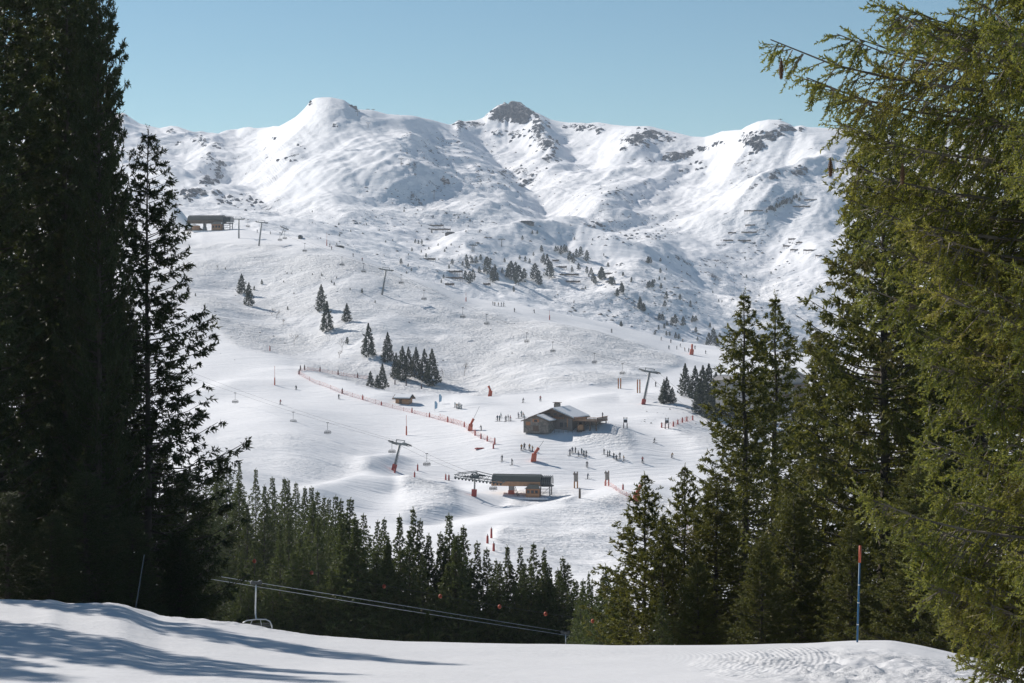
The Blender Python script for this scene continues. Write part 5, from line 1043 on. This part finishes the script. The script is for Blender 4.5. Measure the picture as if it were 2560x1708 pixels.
for px, h, lb in [(627, 6, 'left tiny mast on the saddle left of the left summit'), (637, 6, 'right tiny mast on the saddle left of the left summit'), (920, 6, 'tiny mast on the skyline right of the left summit'), (933, 7, 'second tiny mast on the skyline right of the left summit'), (1951, 11, 'thin mast on top of the right hand summit'), (807, 5, 'tiny mast on top of the left summit'), (2048, 5, 'tiny mast on the flat ridge left of the ridge station')]: ridge_pylon(px, h, lb)
def far_box(px, py, wpx, hpx, S, name, lb, mat='wood_grey', d=None):
    p = S.hit(px, py) if d is None else ray(px, py, d); w = wpx/FP*p.y; h = hpx/FP*p.y; e = empty(name, p)
    MB().box((0, 3, h*.25-1), (w, 8, h*.5+2)).build('wall', mat, e); MB().prism([(-w*.55, h*.45), (w*.55, h*.45), (w*.3, h), (-w*.3, h)], -1.5, 7.5).build('roof', 'dark_steel', e)
    for k in range(4): MB().box((-w*.36+k*w*.24, -1.06, h*.22), (w*.1, .2, h*.22)).build('window', 'glass_dark', e)
    tag(e, lb, 'building')
far_box(1316, 560, 38, 8, S3, 'distant_building', 'low dark mountain restaurant on the far plateau'); far_box(1126, 585, 26, 5, S3, 'distant_building', 'low dark hut under the two long barriers', 'wood_brown')
far_box(2100, 326, 40, 7, S3, 'ridge_station', 'flat lift station on the right ridge beside the spruce', 'steel_grey', 2845); far_box(993, 291, 10, 4, S3, 'distant_building', 'tiny hut on the skyline right of the left summit', 'wood_brown', 3140)
far_box(847, 618, 22, 4, S2, 'low_shelter', 'low curved shelter on the skyline right of the red snow lance', 'wood_grey'); far_box(750, 597, 8, 9, S2, 'lift_hut', 'tiny dark hut on the ridge right of the tilted pylon', 'wood_grey')
# ------------------------------------------------------------------ skiers
def body_mesh(pose, jac, tro):
    bm = bmesh.new(); sk = bm.verts.layers.skin.verify()
    k = {'stand': (0, .0, .0), 'lean': (.16, .12, .1), 'crouch': (.34, .3, .34)}[pose]; fx, dz, kn = k
    J = {'pel': (0, 0, .98-dz*.9, .15), 'ch': (fx*.5, 0, 1.28-dz, .17), 'sh': (fx, 0, 1.46-dz, .13), 'nk': (fx*1.1, 0, 1.56-dz, .06), 'hd': (fx*1.25, 0, 1.68-dz, .115), 'hd2': (fx*1.3, 0, 1.78-dz, .10),
         'kl': (kn*.7+.04, .14, .52-dz*.4, .095), 'fl': (0, .15, .07, .075), 'tl': (.14, .15, .06, .06), 'kr': (kn*.7+.04, -.14, .52-dz*.4, .095), 'fr': (0, -.15, .07, .075), 'tr': (.14, -.15, .06, .06),
         'al': (fx, .22, 1.43-dz, .075), 'el': (fx+.08, .32, 1.16-dz, .06), 'hl': (fx+.32, .3, 1.05-dz, .05), 'ar': (fx, -.22, 1.43-dz, .075), 'er': (fx+.08, -.32, 1.16-dz, .06), 'hr': (fx+.32, -.3, 1.05-dz, .05)}
    V = {}
    for n, (x, y, z, r) in J.items():
        v = bm.verts.new((x, y, z)); v[sk].radius = (r, r); V[n] = v
    V['pel'][sk].use_root = True
    for a, b in ('pel ch', 'ch sh', 'sh nk', 'nk hd', 'hd hd2', 'pel kl', 'kl fl', 'fl tl', 'pel kr', 'kr fr', 'fr tr', 'sh al', 'al el', 'el hl', 'sh ar', 'ar er', 'er hr') and [s.split() for s in ('pel ch', 'ch sh', 'sh nk', 'nk hd', 'hd hd2', 'pel kl', 'kl fl', 'fl tl', 'pel kr', 'kr fr', 'fr tr', 'sh al', 'al el', 'el hl', 'sh ar', 'ar er', 'er hr')]:
        bm.edges.new((V[a], V[b]))
    me = bpy.data.meshes.new('body'); bm.to_mesh(me); bm.free(); o = bpy.data.objects.new('tmp', me); COL.objects.link(o)
    o.modifiers.new('s', 'SKIN'); o.modifiers.new('u', 'SUBSURF').levels = 1
    dg = bpy.context.evaluated_depsgraph_get(); m2 = bpy.data.meshes.new_from_object(o.evaluated_get(dg)); bpy.data.objects.remove(o)
    m2.name = 'body'; m2.materials.clear()
    for mt in (tro, jac, 'helmet', 'skin'): m2.materials.append(M[mt])
    for p in m2.polygons:
        z = p.center.z; p.use_smooth = True; p.material_index = 0 if z < 1.0-dz*.9 else (1 if z < 1.56-dz else (3 if (z < 1.72-dz and p.center.x > fx*1.25+.04) else 2))
    return m2
for n, c in (('black_cloth', (.025, .027, .032)), ('navy_cloth', (.03, .045, .10)), ('red_cloth', (.34, .04, .035)), ('teal_cloth', (.04, .14, .17)), ('grey_cloth', (.12, .125, .13)), ('ochre_cloth', (.35, .18, .05)), ('helmet', (.04, .04, .045)), ('skin', (.5, .31, .22))): M[n] = pmat(n, c, .7)
JK = ['black_cloth', 'navy_cloth', 'grey_cloth', 'red_cloth', 'teal_cloth', 'black_cloth', 'ochre_cloth']
JN = ['black', 'navy', 'grey', 'dark red', 'dark teal', 'black', 'ochre']
BM = {(p, i): body_mesh(p, JK[i], 'black_cloth') for p in ('stand', 'lean', 'crouch') for i in range(7)}
m = MB(); m.box((.1, 0, .015), (1.6, .09, .03)); m.add([(.9, -.045, .0), (.9, .045, .0), (1.1, -.04, .12), (1.1, .04, .12), (.9, -.045, .03), (.9, .045, .03), (1.1, -.04, .14), (1.1, .04, .14)], [(0, 1, 3, 2), (4, 6, 7, 5), (0, 2, 6, 4), (1, 5, 7, 3), (2, 3, 7, 6)]); SKI = bpy.data.meshes.new('ski'); SKI.from_pydata(m.v, [], m.f); SKI.update(); SKI.materials.append(M['sign_dark'])
m = MB().tube([(0, 0, 0), (0, 0, 1.15)], .018, 4); POL = bpy.data.meshes.new('pole'); POL.from_pydata(m.v, [], m.f); POL.update(); POL.materials.append(M['dark_steel'])
RP = random.Random(3)
def person(px, py, label, pose='stand', ci=None, hk=1.0, yaw=None, skis=True):
    p = S2.hit(px, py); ci = RP.randrange(7) if ci is None else ci; e = empty('person', p, RP.uniform(-2.6, .6) if yaw is None else yaw); e.scale = (hk,)*3
    link('body', BM[(pose, ci)], None, e)
    if skis:
        for s in (-1, 1):
            link('ski', SKI, None, e, (0, s*.15, 0)); o = link('ski_pole', POL, None, e, (.42, s*.32, 0)); o.rotation_euler = (0, -.12, 0)
    return tag(e, label, 'person')
def crowd(fz, pts, where, **kw):
    ordn = ['leftmost', 'second from the left', 'third from the left', 'fourth from the left', 'fifth from the left', 'sixth from the left', 'rightmost']
    pts = sorted(pts); n = len(pts)
    for i, (x, y) in enumerate(pts):
        ci = RP.randrange(7); person(*fz(x, y), '%s of the skiers %s' % ('rightmost' if i == n-1 else ordn[i], where), ci=ci, hk=kw.get('hk', 1.0)*RP.uniform(.93, 1.05))
crowd(z2, [(527, 637), (546, 637), (559, 610)], 'in the trio left of the chalet', hk=1.15); crowd(z2, [(605, 640), (625, 630), (645, 637)], 'in the tight knot nearer the chalet', hk=1.15)
crowd(z2, [(718, 612), (748, 596), (762, 606), (774, 630)], 'right beside the chalet annexe', hk=1.2)
crowd(z2, [(748, 906), (775, 895), (822, 903), (848, 918)], 'above the orange snow gun', hk=1.1); crowd(z2, [(1193, 950), (1215, 928), (1242, 928), (1270, 962), (1300, 940), (1321, 958), (1342, 963)], 'of the class right of the snow gun', hk=1.1)
crowd(z2, [(1505, 942), (1538, 962), (1557, 955), (1595, 982), (1620, 997), (1652, 980), (1686, 1002)], 'in the slanting line of seven on the right', hk=1.05)
crowd(z6, [(852, 785), (870, 790), (902, 793), (930, 795), (952, 795)], 'standing in a row on the bright ridge piste', hk=1.2)
for x, y, lb, ps in [(380, 722, 'lone skier right of the tilted red snow gun', 'lean'), (1492, 608, 'lone skier right of the chalet terrace', 'stand'), (760, 468, 'lone skier behind and left of the chalet', 'lean'), (922, 452, 'lone skier behind the chalet chimney', 'stand'), (570, 1004, 'left skier of the two in front of the valley station', 'stand'), (660, 1038, 'right skier of the two in front of the valley station', 'stand'), (1350, 1057, 'lone skier halfway between the class and the valley station', 'lean'), (1353, 1167, 'lone skier between the two wooden panels', 'lean'), (1860, 1020, 'lone skier below the slanting line, right of it', 'stand'), (2125, 972, 'crouching skier gliding on the right piste near the spruces', 'crouch'), (1960, 835, 'crouching skier racing down the right piste', 'crouch'), (1980, 320, 'walker left of the twin spruce', 'stand'), (137, 512, 'left person of the pair by the snow sculptures', 'stand'), (155, 523, 'right person of the pair by the snow sculptures', 'stand')]:
    person(*z2(x, y), lb, ps, hk=1.1)
for x, y, lb, ps in [(735, 594, 'skier in dark clothes on the lower left piste', 'lean'), (885, 455, 'skier turning on the left piste right of the orange mast', 'crouch'), (1274, 542, 'skier on the left piste left of the small hut', 'lean')]: person(*zb(x, y), lb, ps, hk=1.1)
z5 = lambda x, y: (400+x*.2723, 500+y*.2723)
for x, y, lb, ps in [(90, 216, 'left skier of the pair on the plateau behind the trees', 'stand'), (125, 221, 'right skier of the pair on the plateau behind the trees', 'stand'), (157, 265, 'left skier beside the hut under the summit station', 'stand'), (177, 268, 'right skier beside the hut under the summit station', 'stand'), (1575, 458, 'lower skier beside the red lance on the skyline', 'stand'), (1560, 432, 'upper skier beside the red lance on the skyline', 'stand'), (1772, 522, 'skier on the skyline right of the curved shelter', 'stand'), (1857, 563, 'skier on the skyline above the shadow casting pylon', 'stand'), (892, 302, 'skier just below the second pylon head', 'stand'), (1012, 312, 'skier between the second pylon and the tilted one', 'stand')]: person(*z5(x, y), lb, ps, hk=1.1)
for x, y, lb, ps in [(1050, 847, 'lone skier right of the row on the bright ridge piste', 'stand'), (1234, 856, 'skier in the middle of the bright ridge piste', 'lean'), (1943, 1037, 'lone skier near the right end of the bright ridge piste', 'stand')]: person(*z6(x, y), lb, ps, hk=1.15)
z7 = lambda x, y: (1500+x*.2723, 600+y*.2723)
for (x, y), lb in zip([(560, 922), (650, 945), (760, 938), (735, 985), (777, 1024), (815, 1030), (872, 1003), (967, 1047), (633, 1005), (702, 1006)], ['skier highest on the far right piste under the pines', 'second skier down the far right piste', 'skier on the far right piste close to the pines', 'skier in the middle of the far right piste', 'skier just left of the red box gun, farther one', 'skier close against the left of the red box gun', 'skier just right of the red box gun', 'lone skier right of the red box gun towards the lodge', 'skier in red at the rounded end of the grey hill', 'skier at the rounded end of the grey hill, right one']): person(*z7(x, y), lb, RP.choice(['stand', 'lean']), hk=1.12)
# blue slalom flags and snow figures right of the hut
for x, y, lb in [(2155, 655, 'lower pale blue flag right of the small hut'), (2195, 590, 'upper pale blue flag right of the small hut')]:
    p = S2.hit(*zb(x, y)); e = empty('beach_flag', p); MB().tube([(0, 0, 0), (0, 0, 3.4)], .05, 5).build('pole', 'galv', e)
    MB().prism([(.05, .7), (.85, 1.0), (1.0, 2.6), (.5, 3.4), (.05, 3.4)], -.02, .02).build('sail', 'flag_blue' if 'flag_blue' in M else M.setdefault('flag_blue', pmat('flag_blue', (.35, .52, .68), .7)), e); tag(e, lb, 'flag')
for x, y, h, lb in [(172, 522, 60, 'left pale ice figure beside the pair of people'), (192, 525, 50, 'right pale ice figure beside the pair of people')]:
    p = S2.hit(*z2(x, y)); H = h*.2723/FP*p.y; e = empty('ice_sculpture', p); MB().tube([(0, 0, -.1), (.1, 0, H*.3), (-.05, 0, H*.6), (.1, 0, H)], [.45, .3, .35, .1], 7).build('body', 'concrete', e); MB().tube([(0, 0, H*.5), (.6, 0, H*.8)], .12, 5).build('arm', 'concrete', e); tag(e, lb, 'ice sculpture')
